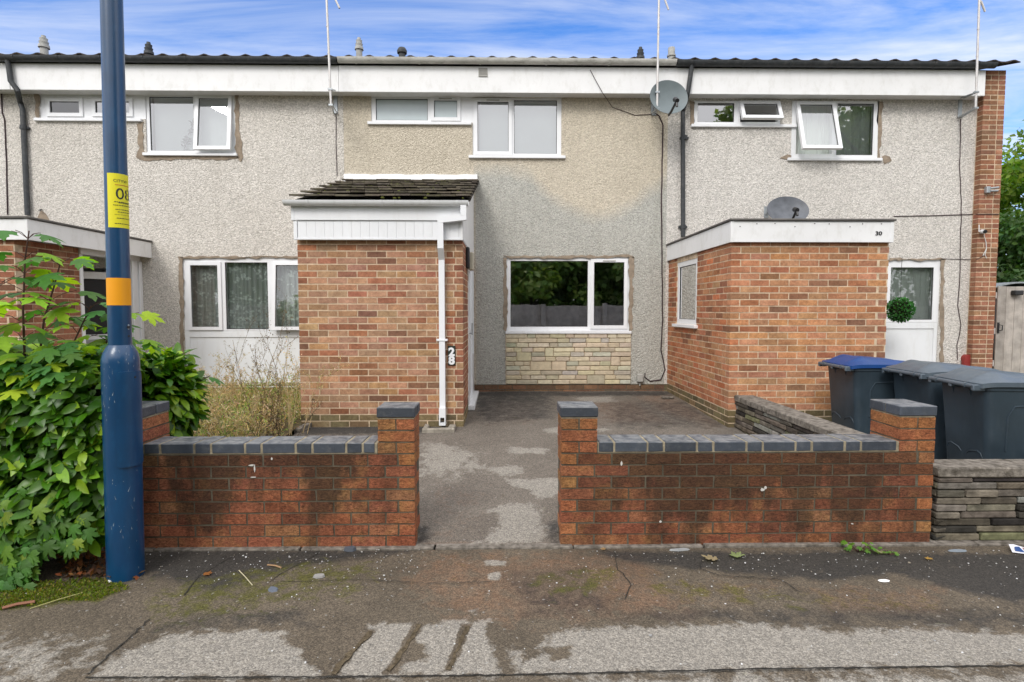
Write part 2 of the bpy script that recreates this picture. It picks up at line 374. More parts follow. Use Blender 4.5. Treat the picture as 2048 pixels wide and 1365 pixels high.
M['dish'] = simple('dish_grey_paint', (.165, .20, .21), .45, .4, var=.1, vs=6)
M['dish_dk'] = simple('dish_dark_paint', (.13, .14, .16), .5, .4, var=.2, vs=9)
M['flue_pale'] = simple('pale_flue', (.45, .45, .43), .7, .3, var=.2, vs=10)
M['flue_dark'] = simple('dark_flue', (.06, .065, .07), .6, .3, var=.2, vs=10)
M['cable'] = simple('cable_sheath', (.05, .025, .03), .6, .3, var=.2)
M['cable_w'] = simple('white_cable', (.6, .6, .58), .5, .4, var=.05)
M['bin'] = simple('grey_bin_plastic', (.040, .062, .082), .45, .45, var=.22, vs=3, bs_=.12, bsc=260, dirt=(.09, .11, .12), dirta=.25, dsc=(9, 9, 3))
M['lid'] = simple('grey_bin_lid', (.08, .105, .13), .36, .5, var=.1, vs=5, bs_=.1, bsc=260, dirt=(.2, .21, .21), dirta=.25, dsc=(5, 5, 5))
M['lid_blue'] = simple('blue_bin_lid', (.004, .050, .205), .42, .5, var=.1, vs=5, bs_=.1, bsc=260)
M['wood'] = simple('weathered_board', (.44, .40, .36), .9, .2, attr=True, var=.18, vs=7, bs_=.5, bsc=50, dirt=(.2, .16, .12), dirta=.35, dsc=(14, 14, .9))
M['soil'] = simple('garden_soil', (.13, .105, .06), .97, .1, var=.3, vs=7, bs_=1, bsc=30)
M['yard'] = simple('yard_concrete', (.24, .22, .19), .95, .2, var=.25, vs=3, bs_=.4, bsc=90)
M['ground'] = simple('rough_ground', (.09, .11, .045), .95, .1, var=.3, vs=1)
M['road'] = simple('asphalt_road', (.075, .073, .07), .92, .2, var=.2, vs=2, bs_=.5, bsc=120)
M['bark'] = simple('bark', (.11, .085, .06), .92, .2, var=.3, vs=9, bs_=.8, bsc=40)
M['stem'] = simple('reddish_stem', (.10, .045, .035), .6, .3, var=.2, vs=20)
M['laurel'] = leaf_mat('laurel_leaf', .36, .22, .36); M['leaf'] = leaf_mat('broad_leaf', .5, .42, .35); M['dry'] = leaf_mat('dry_plant', .85, .3, .2)
M['core'] = simple('foliage_dark_core', (.018, .024, .010), .95, .1, var=.3, vs=20, bs_=1, bsc=40)  # dark inner core, painted shade behind the leaves
M['litter'] = simple('litter_chip', (.6, .6, .58), .8, .3, attr=True, var=.1)
M['red'] = simple('red_plastic', (.28, .035, .03), .45, .4, var=.1)
M['cream'] = simple('cream_plastic', (.50, .46, .36), .5, .4, var=.05)
M['gbox'] = simple('grey_plastic_box', (.42, .41, .38), .6, .3, var=.1)
M['panelw'] = simple('white_infill_panel', (.80, .82, .84), .3, .45, var=.04, vs=2, dirt=(.45, .42, .36), dirta=.3, dsc=(3, 3, .7))
def cloth_mat(name, lace=True):
    m = bpy.data.materials.new(name); m.use_nodes = True; t = m.node_tree; b = t.nodes['Principled BSDF']; out = t.nodes['Material Output']
    p = pos(t); b.inputs['Base Color'].default_value = (.92, .97, .92, 1); b.inputs['Roughness'].default_value = .9
    tr = nd(t, 'ShaderNodeBsdfTransparent'); ms = nd(t, 'ShaderNodeMixShader')
    if lace:
        v = nd(t, 'ShaderNodeTexVoronoi', Scale=24.0); lk(t, pos(t, (1, .01, 1)), v.inputs['Vector'])
        s3 = nd(t, 'ShaderNodeSeparateXYZ'); lk(t, p, s3.inputs[0])
        lowd = rmp(t, s3.outputs['Z'], 1.95, 1.30)
        ros = mth(t, 'SUBTRACT', rmp(t, v.outputs[0], .62, .30), rmp(t, v.outputs[0], .16, .06), True)
        n = mth(t, 'MULTIPLY', ros, mth(t, 'ADD', rmp(t, nz(t, pos(t, (1, .01, 1)), 8, 3), .50, .56), mth(t, 'MULTIPLY', lowd, .55), True))
        f = mth(t, 'ADD', .55, mth(t, 'MULTIPLY', n, .45), True)
        lk(t, f, ms.inputs[0])
    else: ms.inputs[0].default_value = .72
    lk(t, tr.outputs[0], ms.inputs[1]); lk(t, b.outputs[0], ms.inputs[2]); lk(t, ms.outputs[0], out.inputs[0])
    return m
M['lace'] = cloth_mat('lace_net'); M['net'] = cloth_mat('net_curtain', False)

def ground_mat(name, baseA, baseB):
    # R pale worn patches, G dark bitumen and darker wall-foot strips, B moss, A reddish staining: masks held on the mesh
    m, t, b = newmat(name); p = pos(t)
    a = nd(t, 'ShaderNodeAttribute', attribute_name='Col'); s = nd(t, 'ShaderNodeSeparateColor'); lk(t, a.outputs['Color'], s.inputs[0])
    rag = mth(t, 'SUBTRACT', nz(t, p, 9, 10, .74, .4), .5); fine = nz(t, p, 150, 3, .6)
    def msk(x, amt=.9, lo=.42, hi=.6): return rmp(t, mth(t, 'ADD', x, mth(t, 'MULTIPLY', rag, amt)), lo, hi)
    c = mixc(t, rmp(t, nz(t, p, 2.2, 6, .65), .35, .7), baseA, baseB)
    c = mixc(t, mth(t, 'MULTIPLY', msk(a.outputs['Alpha'], 2.6, .30, 1.10), .52), c, (.26, .135, .075))
    c = mixc(t, mth(t, 'MULTIPLY', msk(s.outputs[1], 2.2, .3, .8), .8), c, (.034, .034, .034))
    c = mixc(t, mth(t, 'MULTIPLY', msk(s.outputs[0], 2.2, .37, .63), .88), c, (.335, .312, .275))
    c = mixc(t, mth(t, 'MULTIPLY', msk(s.outputs[2], 3.2, .38, .85), .85), c, (.100, .098, .018))
    v = nd(t, 'ShaderNodeTexVoronoi', Scale=95.0); lk(t, p, v.inputs['Vector']); vs = nd(t, 'ShaderNodeSeparateColor'); lk(t, v.outputs['Color'], vs.inputs[0])
    g = rmp(t, vs.outputs[0], .0, 1.0); c = mixc(t, 1.0, c, mixc(t, g, (.74, .74, .74), (1.27, 1.26, 1.24)), 'MULTIPLY')
    c = mixc(t, rmp(t, fine, .60, .38), c, mixc(t, 1.0, c, (.5, .49, .48), 'MULTIPLY'))
    spk = rmp(t, vs.outputs[1], .992, .998); c = mixc(t, mth(t, 'MULTIPLY', spk, .3), c, (.5, .49, .46))
    lk(t, c, b.inputs['Base Color']); b.inputs['Roughness'].default_value = .9; b.inputs['Specular IOR Level'].default_value = .3
    h = mth(t, 'ADD', mth(t, 'MULTIPLY', v.outputs[0], -.8), mth(t, 'ADD', mth(t, 'MULTIPLY', fine, .6), mth(t, 'MULTIPLY', nz(t, p, 14, 5), 1.0)))
    bump(t, b, h, .6, .006)
    return m
M['pave'] = ground_mat('worn_footway_asphalt', (.108, .088, .064), (.165, .134, .098))
M['drive'] = ground_mat('worn_path_asphalt', (.165, .142, .120), (.215, .19, .162))

# ------------------------------------------------------------------ brickwork
def face_bricks(mb, O, u, n, L, z0, nc, ch, bh, pal, own=(None, None), holes=(), plinth=0, ppal=None, depth=.1, stain=0, par=0, j=.0012, mat=0, jt=.0115, sl=None, bl=.2135):
    """stretcher-bond courses on one face. own: parity of the courses this face owns at its start / end corner"""
    O = Vector(O); u = Vector(u); n = Vector(n); pitch = bl + jt
    for k in range(nc):
        za = z0 + k * ch; zb = za + bh; pr = (k + par) % 2
        a = 0 if (own[0] is None or pr == own[0]) else .1025 + jt
        b = L if (own[1] is None or pr == own[1]) else L - .1025 - jt
        off = 0 if (own[0] is None and pr == 0) or (own[0] is not None and pr == own[0]) else -pitch / 2
        i = 0
        while True:
            s = off + i * pitch; e = s + bl; i += 1
            if s > b: break
            s2, e2 = max(s, a), min(e, b)
            segs = [(s2, e2)]
            for (h0, h1, hz0, hz1) in holes:
                if zb > hz0 + .01 and za < hz1 - .01:
                    ns = []
                    for (p, q) in segs:
                        if q <= h0 or p >= h1: ns.append((p, q)); continue
                        if p < h0: ns.append((p, h0))
                        if q > h1: ns.append((h1, q))
                    segs = ns
            for (p, q) in segs:
                if q - p < .022: continue
                c = (ppal if (ppal and k < plinth) else pal)()
                st = stain if sl is None else sl(p, k, stain)
                d0 = U(-.0012, .0012)
                P = []
                for dz in (za, zb):
                    for dd in (d0, -depth):
                        for ss in (p, q):
                            v = O + u * ss + n * dd; P.append((v.x + U(-j, j), v.y + U(-j, j), dz + U(-j, j)))
                mb.add(P, [(0, 2, 3, 1), (4, 5, 7, 6), (0, 1, 5, 4), (2, 6, 7, 3), (0, 4, 6, 2), (1, 3, 7, 5)], mat, (*c, st))
def pick(lst):
    tot = sum(w_ for w_, _ in lst)
    def f():
        r = U(0, tot)
        for w_, c in lst:
            r -= w_
            if r <= 0: break
        k = U(.86, 1.14); return (c[0] * k * U(.96, 1.04), c[1] * k * U(.95, 1.05), c[2] * k * U(.92, 1.08))
    return f
def SP(lst, k=1.0, mute=.2):
    W_ = sum(w_ for w_, _ in lst); L_ = [(w_, srgb(*c)) for w_, c in lst]; mean = [sum(w_ * c[i] for w_, c in L_) / W_ for i in range(3)]
    out = []
    for w_, c in L_:
        g = sum(c) / 3; c2 = [c[i] * (1 - mute) + mean[i] * mute for i in range(3)]; gg = sum(c2) / 3; out.append((w_, tuple((v + (gg - v) * (.13 if k > .99 and lst[0][1][0] in (160, 180) else .05)) * k for v in (c2[0] * 1.03, c2[1], c2[2] * .91))))
    return pick(out)
PAL_BUFF = SP(mute=.38, lst=[(4, (190, 148, 122)), (3, (186, 152, 122)), (3, (178, 134, 118)), (2, (196, 152, 112)), (2, (160, 130, 104)), (1.6, (180, 110, 86)), (1.8, (150, 92, 66)), (1, (122, 82, 64)), (.5, (92, 64, 56))])
PAL_ORANGE = SP(mute=.4, lst=[(3, (196, 128, 92)), (3, (192, 140, 106)), (2, (178, 112, 80)), (1.5, (186, 148, 112)), (1.2, (146, 96, 72)), (1, (204, 118, 78)), (.6, (116, 80, 66))])
PAL_30 = SP([(4, (198, 142, 108)), (3, (192, 146, 112)), (2, (188, 134, 108)), (2, (202, 146, 104)), (1.2, (170, 130, 100)), (1, (176, 112, 82)), (.7, (150, 108, 84)), (.4, (128, 96, 82))], mute=.25)
PAL_RED = SP([(3, (164, 108, 86)), (3, (172, 120, 96)), (1.5, (140, 90, 72)), (1.2, (176, 130, 104)), (.8, (118, 80, 66))])
PAL_PIER = SP([(3, (160, 104, 80)), (3, (176, 120, 92)), (2, (150, 106, 80)), (1.5, (134, 98, 74)), (1, (184, 138, 106))])
PAL_PLINTH = SP([(3, (122, 112, 84)), (2, (136, 118, 88)), (1, (104, 96, 74)), (1, (146, 126, 96))])
PAL_RUST = SP([(4, (160, 96, 66)), (3, (154, 90, 62)), (2, (164, 108, 72)), (1.5, (132, 78, 56)), (1, (166, 118, 80))], 1.02)
PAL_RUST_P = SP([(4, (180, 108, 68)), (3, (182, 120, 72)), (2, (168, 122, 76)), (1, (162, 90, 62))], 1.0)

# ------------------------------------------------------------------ painted masks on the ground
def sdf_poly(X, Y, poly):
    d = np.full(X.shape, 1e9); inside = np.zeros(X.shape, bool); n = len(poly)
    for i in range(n):
        ax, ay = poly[i]; bx, by = poly[(i + 1) % n]; ex, ey = bx - ax, by - ay
        t = np.clip(((X - ax) * ex + (Y - ay) * ey) / (ex * ex + ey * ey + 1e-12), 0, 1)
        d = np.minimum(d, np.hypot(X - ax - t * ex, Y - ay - t * ey))
        c = ((ay > Y) != (by > Y)) & (X < (bx - ax) * (Y - ay) / (by - ay + 1e-12) + ax); inside ^= c
    return np.where(inside, -d, d)
def sheet(name, x0, x1, y0, y1, step, zf, feats, mat, zpoly=0.0):
    nx = int((x1 - x0) / step) + 1; ny = int((y1 - y0) / step) + 1
    xs = np.linspace(x0, x1, nx); ys = np.linspace(y0, y1, ny); X, Y = np.meshgrid(xs, ys)
    Z = zf(X, Y)
    V = np.stack([X, Y, Z], -1).reshape(-1, 3)
    idx = np.arange(nx * ny).reshape(ny, nx)
    F = np.stack([idx[:-1, :-1], idx[:-1, 1:], idx[1:, 1:], idx[1:, :-1]], -1).reshape(-1, 4)
    C = np.zeros((ny, nx, 4), np.float32)
    for ch, val, soft, poly in feats:
        P = [gp(a, b, zpoly if not callable(zpoly) else zpoly(b)) for a, b in poly]
        s = sdf_poly(X, Y, P); soft = soft * (3.0 if (ch == 0 and val > 0 and soft >= .05) else 1.6); k = np.clip(.5 - s / soft, 0, 1) * abs(val)
        if val < 0: C[..., ch] = C[..., ch] * (1 - k)
        else: C[..., ch] = np.maximum(C[..., ch], k)
    me = bpy.data.meshes.new(name); me.from_pydata(V.tolist(), [], F.tolist()); me.materials.append(mat)
    a = me.color_attributes.new('Col', 'FLOAT_COLOR', 'POINT'); a.data.foreach_set('color', C.reshape(-1))
    me.polygons.foreach_set('use_smooth', [True] * len(F)); me.update()
    o = bpy.data.objects.new(name, me); COL.objects.link(o); return tag(o, kind='structure')

FW = 3.64; F = 8.85          # front wall plane, house front plane
def thick(line, wpx):        # polyline in the photo to a thin band
    out = []; back = []
    for (x, y) in line: out.append((x, y - wpx)); back.append((x, y + wpx))
    return out + back[::-1]
R_, G_, B_, A_ = 0, 1, 2, 3
pv = [
 (R_, 1, .05, [(186, 1346), (240, 1310), (330, 1268), (420, 1262), (560, 1258), (600, 1300), (680, 1300), (735, 1250), (980, 1244), (990, 1300), (1050, 1310), (1075, 1285), (1130, 1262), (1240, 1250), (1500, 1248), (1600, 1256), (1700, 1262), (1860, 1258), (2100, 1272), (2100, 1330), (1500, 1339), (1000, 1351), (400, 1357), (186, 1357)]),
 (R_, .8, .08, [(1200, 1352), (2100, 1342), (2100, 1400), (1100, 1400)]),
 (R_, .55, .12, [(-100, 1270), (150, 1260), (230, 1290), (120, 1400), (-100, 1400)]),
 (R_, .9, .03, [(965, 1120), (1015, 1122), (1012, 1133), (970, 1132)]), (R_, .9, .03, [(975, 1148), (1002, 1142), (998, 1160), (980, 1160)]),
 (R_, .8, .04, [(935, 1222), (955, 1218), (962, 1234), (940, 1234)]),
 (R_, -1, .03, [(600, 1310), (720, 1255), (748, 1262), (672, 1350), (650, 1350)]),
 (R_, -1, .02, [(768, 1345), (828, 1246), (848, 1246), (792, 1345)]), (R_, -1, .02, [(888, 1342), (924, 1250), (944, 1250), (906, 1342)]),
 (R_, -1, .05, [(815, 1290), (855, 1290), (852, 1322), (812, 1322)]), (R_, -1, .05, [(1095, 1300), (1140, 1292), (1148, 1312), (1105, 1325)]),
 (R_, -1, .06, [(985, 1250), (1065, 1250), (1075, 1310), (1000, 1350), (990, 1300)]),
 (R_, .7, .05, [(1012, 1298), (1050, 1300), (1062, 1330), (1020, 1330)]),
 (G_, 1, .10, [(280, 1098), (840, 1100), (720, 1118), (600, 1135), (420, 1190), (300, 1150), (225, 1170), (200, 1140)]),
 (G_, 1, .08, [(1190, 1102), (2100, 1106), (2100, 1210), (1980, 1200), (1800, 1150), (1650, 1160), (1480, 1145), (1250, 1125)]),
 (G_, .55, .10, [(990, 1140), (1180, 1130), (1240, 1230), (1050, 1240)]),
 (G_, .65, .12, [(1300, 1215), (2100, 1215), (2100, 1262), (1700, 1255), (1250, 1246), (1150, 1255)]),
 (G_, .6, .1, [(380, 1215), (620, 1215), (640, 1255), (330, 1262), (240, 1300)]),
 (G_, 1, .012, thick([(180, 1360), (600, 1354), (1000, 1352), (1500, 1340), (2100, 1331)], 2.0)),
 (G_, 1, .012, thick([(470, 1115), (400, 1150), (370, 1190)], 1.5)), (G_, .9, .012, thick([(175, 1352), (280, 1250)], 1.5)),
 (B_, 1, .06, [(-100, 1160), (120, 1165), (225, 1150), (258, 1178), (190, 1205), (90, 1212), (-100, 1236)]),
 (B_, .6, .12, [(300, 1165), (460, 1145), (560, 1120), (760, 1120), (720, 1190), (560, 1215), (380, 1250), (300, 1240)]),
 (B_, .5, .06, [(1040, 1150), (1260, 1125), (1225, 1190), (1090, 1190)]), (B_, .5, .1, [(1280, 1145), (1560, 1180), (1850, 1190), (1900, 1215), (1500, 1215), (1300, 1190)]),
 (A_, .75, .2, [(850, 1105), (1290, 1105), (1420, 1240), (900, 1250), (800, 1160)]),
 (A_, .8, .12, [(860, 1105), (1010, 1105), (990, 1122), (880, 1125)]), (A_, .8, .12, [(1080, 1190), (1180, 1180), (1240, 1230), (1080, 1235)]),
 (A_, .65, .15, [(1600, 1170), (1900, 1170), (1900, 1235), (1650, 1235)]), (A_, .5, .15, [(1300, 1150), (1600, 1160), (1500, 1220), (1300, 1215)]),
]
def flat0(X, Y): return 0 * X
def uneven(X, Y): return .004 * np.sin(X * 3.1 + Y * 2) * np.sin(Y * 4.3) - .002
sheet('pavement', -4.4, 4.4, 1.7, 3.60, .016, uneven, pv, M['pave'])
mb = MB(); mb.box(-30, -4.4, -1.2, 3.60, -.12, -.002); mb.box(4.4, 30, -1.2, 3.60, -.12, -.002); mb.box(-4.4, 4.4, -1.2, 1.7, -.12, -.002)
tag(mb.build('pavement', M['pave']), kind='structure')
mb = MB(); mb.box(-30, 30, -1.33, -1.205, -.2, 0); tag(mb.build('kerb', M['concrete']), kind='structure')
mb = MB(); mb.box(-80, 80, -8, -1.335, -.25, -.12); tag(mb.build('road', M['road']), kind='structure')
mb = MB(); mb.add([(-300, -300, -.26), (300, -300, -.26), (300, 300, -.26), (-300, 300, -.26)], [(0, 1, 2, 3)]); tag(mb.build('ground', M['ground']), kind='structure')
mb = MB()
x = -4.0
while x < 4.6:                    # pale edging strip at the back of the pavement
    L = U(.85, .95); mb.bbox(x, x + L - .012, 3.603, 3.665, -.08, .010 + U(-.002, .003), .004, j=.002); x += L
tag(mb.build('edging', M['concrete']), kind='structure')

def rise(Y):
    return np.interp(Y, [3.66, 3.95, 6.4, 8.85], [.002, .02, .20, .275])
def rise1(y): return float(rise(y))
dz_ = lambda b: float(np.interp(b, [783, 850, 1095], [.275, .20, .0]))
dv = [
 (R_, 1, .07, [(982, 1012), (1020, 1000), (1065, 1000), (1088, 1050), (1082, 1082), (945, 1089), (985, 1065), (1000, 1040)]),
 (R_, 1, .06, [(1015, 952), (1125, 952), (1125, 985), (1075, 988), (1060, 975), (1025, 965)]), (R_, 1, .06, [(970, 930), (1040, 924), (1042, 940), (1000, 946)]),
 (R_, .75, .12, [(835, 880), (900, 885), (965, 905), (940, 930), (890, 948), (835, 945)]), (R_, .9, .05, [(1012, 890), (1100, 893), (1088, 903), (1020, 903)]),
 (R_, 1, .06, [(1085, 862), (1130, 852), (1220, 860), (1130, 872)]), (R_, .9, .12, [(1150, 796), (1220, 792), (1232, 802), (1180, 806)]), (R_, .5, .1, [(850, 930), (960, 905), (1000, 930), (900, 960)]),
 (G_, .7, .2, [(925, 790), (1110, 788), (1110, 840), (960, 850)]), (G_, .9, .1, [(1090, 1040), (1125, 1035), (1125, 1092), (1100, 1092)]), (G_, .9, .08, [(830, 1050), (860, 1050), (860, 1090), (830, 1092)]),
 (G_, .9, .12, [(615, 848), (870, 850), (850, 868), (600, 872)]), (G_, .8, .15, [(940, 783), (1350, 783), (1340, 792), (945, 794)]),  # darker strips at the porch foot and along the house base
 (G_, .55, .3, [(1200, 800), (1500, 800), (1500, 860), (1200, 860)]),
 (A_, .8, .3, [(1270, 790), (1345, 786), (1470, 850), (1420, 858), (1300, 820)]), (A_, .7, .3, [(1160, 800), (1280, 800), (1360, 850), (1200, 850)]), (A_, .5, .3, [(960, 800), (1100, 800), (1080, 850), (960, 850)]),
 (A_, .8, .06, [(835, 1082), (1125, 1082), (1125, 1096), (835, 1096)]), (A_, .35, .3, [(840, 960), (980, 960), (960, 1080), (840, 1080)]),
 (B_, .6, .03, thick([(1480, 848), (1345, 790)], 2)),
]
def drz(X, Y): return rise(Y) + .004 * np.sin(X * 4) * np.sin(Y * 3)
sheet('driveway', -2.30, 2.70, 3.66, 8.85, .03, drz, dv, M['drive'], dz_)
mb = MB()
ny = 20
for (x0, x1, mt, nm, lift) in ((-9.5, -2.30, 'soil', 'garden_soil', .05), (2.70, 12, 'yard', 'front_yard', -.02)):
    mb = MB()
    for i in range(ny):
        ya = 3.66 + (F - 3.66) * i / ny; yb = 3.66 + (F - 3.66) * (i + 1) / ny
        za, zb = (rise1(ya) + lift, rise1(yb) + lift) if mt == 'soil' else (max(0, (ya - 5.6)) * .075, max(0, (yb - 5.6)) * .075)
        mb.add([(x0, ya, za), (x1, ya, za), (x1, yb, zb), (x0, yb, zb)], [(0, 1, 2, 3)])
    tag(mb.build(nm, M[mt]), kind='structure')
mb = MB(); mb.add([(7.6, 8.85, .24), (40, 8.85, .24), (40, 40, .3), (7.6, 40, .3)], [(0, 1, 2, 3)]); tag(mb.build('side_ground', M['ground']), kind='structure')

# ------------------------------------------------------------------ window maker
def ring(mb, x0, x1, z0, z1, t, yf, yb, m=0): mb.slab(x0, x1, z0, z1, [(x0 + t, x1 - t, z0 + t, z1 - t)], yf, yb, m)
def window(par, r, lights, Y=F, sill=None, curtain=None, label=None, glass='glass', setb=.02, fdep=.07, side=None, extra_holes=()):
    """r = outer rectangle (x0,x1,z0,z1); lights = [(x0,x1,z0,z1,kind,open_angle)] in metres"""
    x0, x1, z0, z1 = r; yf = Y + setb; yb = yf + fdep
    fm = MB(); fm.slab(x0, x1, z0, z1, [l[:4] for l in lights], yf, yb, side=side)
    wobj = fm.build('window', M['upvc'], par)
    if label: wobj['label'] = label
    for l in lights:
        a, b, c, d, kind, ang = l[:6]; g = l[6] if len(l) > 6 else glass
        sg = lambda mbx, X0, X1, Z0, Z1, H, yy, yz, m=0: mbx.slab(X0, X1, Z0, Z1, H, yy, yz, m, side=side)
        pm = MB()
        if kind == 'sash':
            o = .022; t = .052
            sm = MB(); A, B, C, D = a - o, b + o, c - o, d + o
            sg(sm, A, B, C, D, [(a + t - o, b - t + o, c + t - o, d - t + o)], yf - .022, yf + .028)
            ga, gb, gc, gd = a + t - o, b - t + o, c + t - o, d - t + o; gy = yf + .004
            gk = MB(); sg(gk, ga, gb, gc, gd, [(ga + .006, gb - .006, gc + .006, gd - .006)], gy - .006, gy)
            sg(pm, ga, gb, gc, gd, [], gy, gy + .004, 0)
            if ang:
                def rot(mbx):
                    piv = Vector((0, yf, D)); R = Matrix.Rotation(-ang, 4, 'X')
                    nv = []
                    for v in mbx.V: q = Vector(v) - piv; q = R @ q; nv.append(tuple(q + piv))
                    mbx.V = nv
                rot(sm); rot(gk); rot(pm)
            sm.build('sash', M['upvc'], wobj); gk.build('gasket', M['gasket'], wobj)
            if not ang and side is None and b - a > .2 and (l[7] if len(l) > 7 else False):
                vm = MB(); cx = (A + B) / 2; vm.box(cx - .1, cx + .1, yf - .032, yf - .0225, D - .036, D - .024); vm.build('trickle_vent', M['gbox'], wobj)
        else:
            gk = MB(); sg(gk, a, b, c, d, [(a + .007, b - .007, c + .007, d - .007)], yf + .012, yf + .02)
            gk.build('gasket', M['gasket'], wobj)
            sg(pm, a, b, c, d, [], yf + .021, yf + .025, 0)
        # keep only the outer skin of the pane
        pm.F = pm.F[:1]; pm.M = pm.M[:1]; pm.C = pm.C[:1]
        pm.build('pane', M[g], wobj)
    if sill:
        sx0, sx1 = sill
        s_ = MB()
        if side is None: s_.bbox(sx0, sx1, Y - .045, yf + .03, z0 - .045, z0 - .002, .004)
        else: s_.bbox(Y - .05, yf + .03, sx0, sx1, z0 - .045, z0 - .002, .004)
        s_.build('sill', M['upvc'], wobj)
    if curtain:
        for cu in curtain:
            cx0, cx1, cz0, cz1, kind = cu[:5]; cm = MB(); n = max(2, int((cx1 - cx0) / .012)); yy = yb + .06
            if kind == 'blind': cm.slab(cx0, cx1, cz0, cz1, [], yy, yy + .004)
            else:
                vs = []
                for i in range(n + 1):
                    xx = cx0 + (cx1 - cx0) * i / n; d_ = .022 * math.sin(xx * 62 + 1.3 * math.sin(xx * 13)) + .01 * math.sin(xx * 150)
                    vs += [(xx, yy + d_, cz0), (xx, yy + d_ * .6, cz1)]
                cm.add(vs, [(2 * i, 2 * i + 2, 2 * i + 3, 2 * i + 1) for i in range(n)])
            cm.build('curtain' if kind != 'blind' else 'blind', M[{'blind': 'blind', 'net': 'net', 'lace': 'lace'}[kind]], wobj, smooth=True)
    return wobj
def L(x0, y0, x1, y1, kind='fixed', ang=0, g=None, vent=False, Y=F):
    a = rect(x0, y0, x1, y1, Y); return (*a, kind, ang, g or 'glass', vent)

def shell(par, X0, X1, holes, dash, z0=.33):
    m = MB(); m.slab(X0, X1, z0, 5.0, holes, F, F + .14); m.build('wall', M[dash], par)
    m = MB()                      # party walls, floors and back wall
    m.box(X0 + .004, X0 + .06, F + .15, F + 6, -.2, 5.0); m.box(X1 - .06, X1 - .004, F + .15, F + 6, -.2, 5.0)
    m.box(X0 + .06, X1 - .06, F + 5.9, F + 6, -.2, 5.0); m.box(X0 + .06, X1 - .06, F + .15, F + 5.9, -.1, .3); m.box(X0 + .06, X1 - .06, F + .15, F + 5.9, 2.55, 2.75)
    m.box(X0 + .06, X1 - .06, F + .15, F + 5.9, 4.85, 5.0)
    m.build('interior', M['interior'], par)
FZ0 = at(1024, 186, 8.62).z; FZ1 = at(1024, 142, 8.62).z; FY = 8.62
def fascia(par, X0, X1, cut=()):
    m = MB(); m.bbox(X0, X1, FY, FY + .022, FZ0, FZ1 + .06, .003); f = m.build('fascia', M['board'], par)
    m = MB(); m.box(X0, X1, FY + .024, F + .02, FZ0 + .02, FZ0 + .032); m.build('soffit', M['board'], par)
    return f
def gutter(par, X0, X1, z, Y, r, mat, name='gutter', step=.95, holes=True):
    m = MB(); n = 10; P = []
    for k in range(n + 1):
        t = math.pi * k / n; P.append((Y - math.cos(t) * r, z - math.sin(t) * r * 1.15))
    Pi = [(Y - math.cos(math.pi * k / n) * (r - .006), z - math.sin(math.pi * k / n) * (r * 1.15 - .006)) for k in range(n, -1, -1)]
    m.prism(P + Pi, 'x', X0, X1)
    g = m.build(name, M[mat], par, smooth=True)
    x = X0 + .25
    while x < X1 - .1:
        bm_ = MB()
        Q = [(Y - math.cos(math.pi * k / n) * (r + .006), z - math.sin(math.pi * k / n) * (r * 1.15 + .006)) for k in range(n + 1)]
        Qi = [(Y - math.cos(math.pi * k / n) * (r + .0005), z - math.sin(math.pi * k / n) * (r * 1.15 + .0005)) for k in range(n, -1, -1)]
        bm_.prism(Q + Qi, 'x', x, x + .025); x += step * U(.92, 1.08)
        bm_.build('bracket', M[mat], g)
    return g
GZ = at(1024, 119, 8.53).z; GY = 8.555; GR = .062
def roof(par, X0, X1, z=GZ + .0):
    # interlocking tiles: wavy at the eaves, running back to the ridge
    m = MB(); n = int((X1 - X0) / .0375); pitch = math.tan(RAD(15)); rows = 12; dl = .36
    prof = []
    for i in range(n + 1):
        x = X0 + (X1 - X0) * i / n; ph = (x / .30) % 1
        h = .031 * math.exp(-((ph - .5) / .19) ** 2); prof.append((x, h))
    for rrow in range(rows):
        ya = 8.53 + rrow * dl; yb = ya + dl + .05; za = z + .004 + (rrow * dl) * pitch + .016; zb = za + (dl + .05) * pitch - .016
        vs = []
        for x, h in prof: vs += [(x, ya, za + h), (x, yb, zb + h), (x, ya, za + h - .016)]
        fs = []
        for i in range(n): a = 3 * i; fs += [(a, a + 3, a + 4, a + 1), (a + 2, a + 5, a + 3, a), (a + 2, a + 1, a + 4, a + 5)]
        m.add(vs, fs)
    yr = 8.53 + rows * dl; zr = z + rows * dl * pitch
    m.add([(X0, yr, zr + .05), (X1, yr, zr + .05), (X1, yr + 4, zr - 1), (X0, yr + 4, zr - 1)], [(0, 1, 2, 3)])
    m.build('roof', M['tile'], par)
def flue(par, px, ytop, ybot, wpx, mat, kind):
    Yv = 9.6; c = at(px, ytop, Yv); zt = c.z; zb = at(px, ybot + 12, Yv).z - .25; r = wpx / 2 / FPX * Yv; m = MB()
    if kind == 'cowl': pr = [(r * .8, zb), (r * .8, zt - .20), (r * 1.12, zt - .195), (r * 1.05, zt - .15), (r * .78, zt - .145), (r * .95, zt - .1), (r * .7, zt - .09), (r * .8, zt - .045), (r * .5, zt - .04), (r * .42, zt)]
    elif kind == 'cap': pr = [(r * .78, zb), (r * .78, zt - .1), (r * 1.1, zt - .1), (r * 1.15, zt - .06), (r * .8, zt - .015), (r * .3, zt)]
    else: pr = [(r * .9, zb), (r * .9, zt - .15), (r * 1.12, zt - .145), (r * 1.12, zt - .12), (r * .88, zt - .11), (r * .9, zt - .02), (r * .82, zt)]
    m.lathe(pr, c.x, Yv, 16); m.build('roof_vent', M[mat], par, smooth=True)
def patch_strip(par, pts, name='repair_patch'):
    """flat dabs of mortar round a window; pts in photo pixels"""
    P = [at(a, b, F) for a, b in pts]; m = MB(); n = len(P)
    vs = [(p.x, F - .010, p.z) for p in P] + [(p.x, F + .004, p.z) for p in P]
    m.add(vs, [tuple(range(n))] + [(i, (i + 1) % n, n + (i + 1) % n, n + i) for i in range(n)]); return m
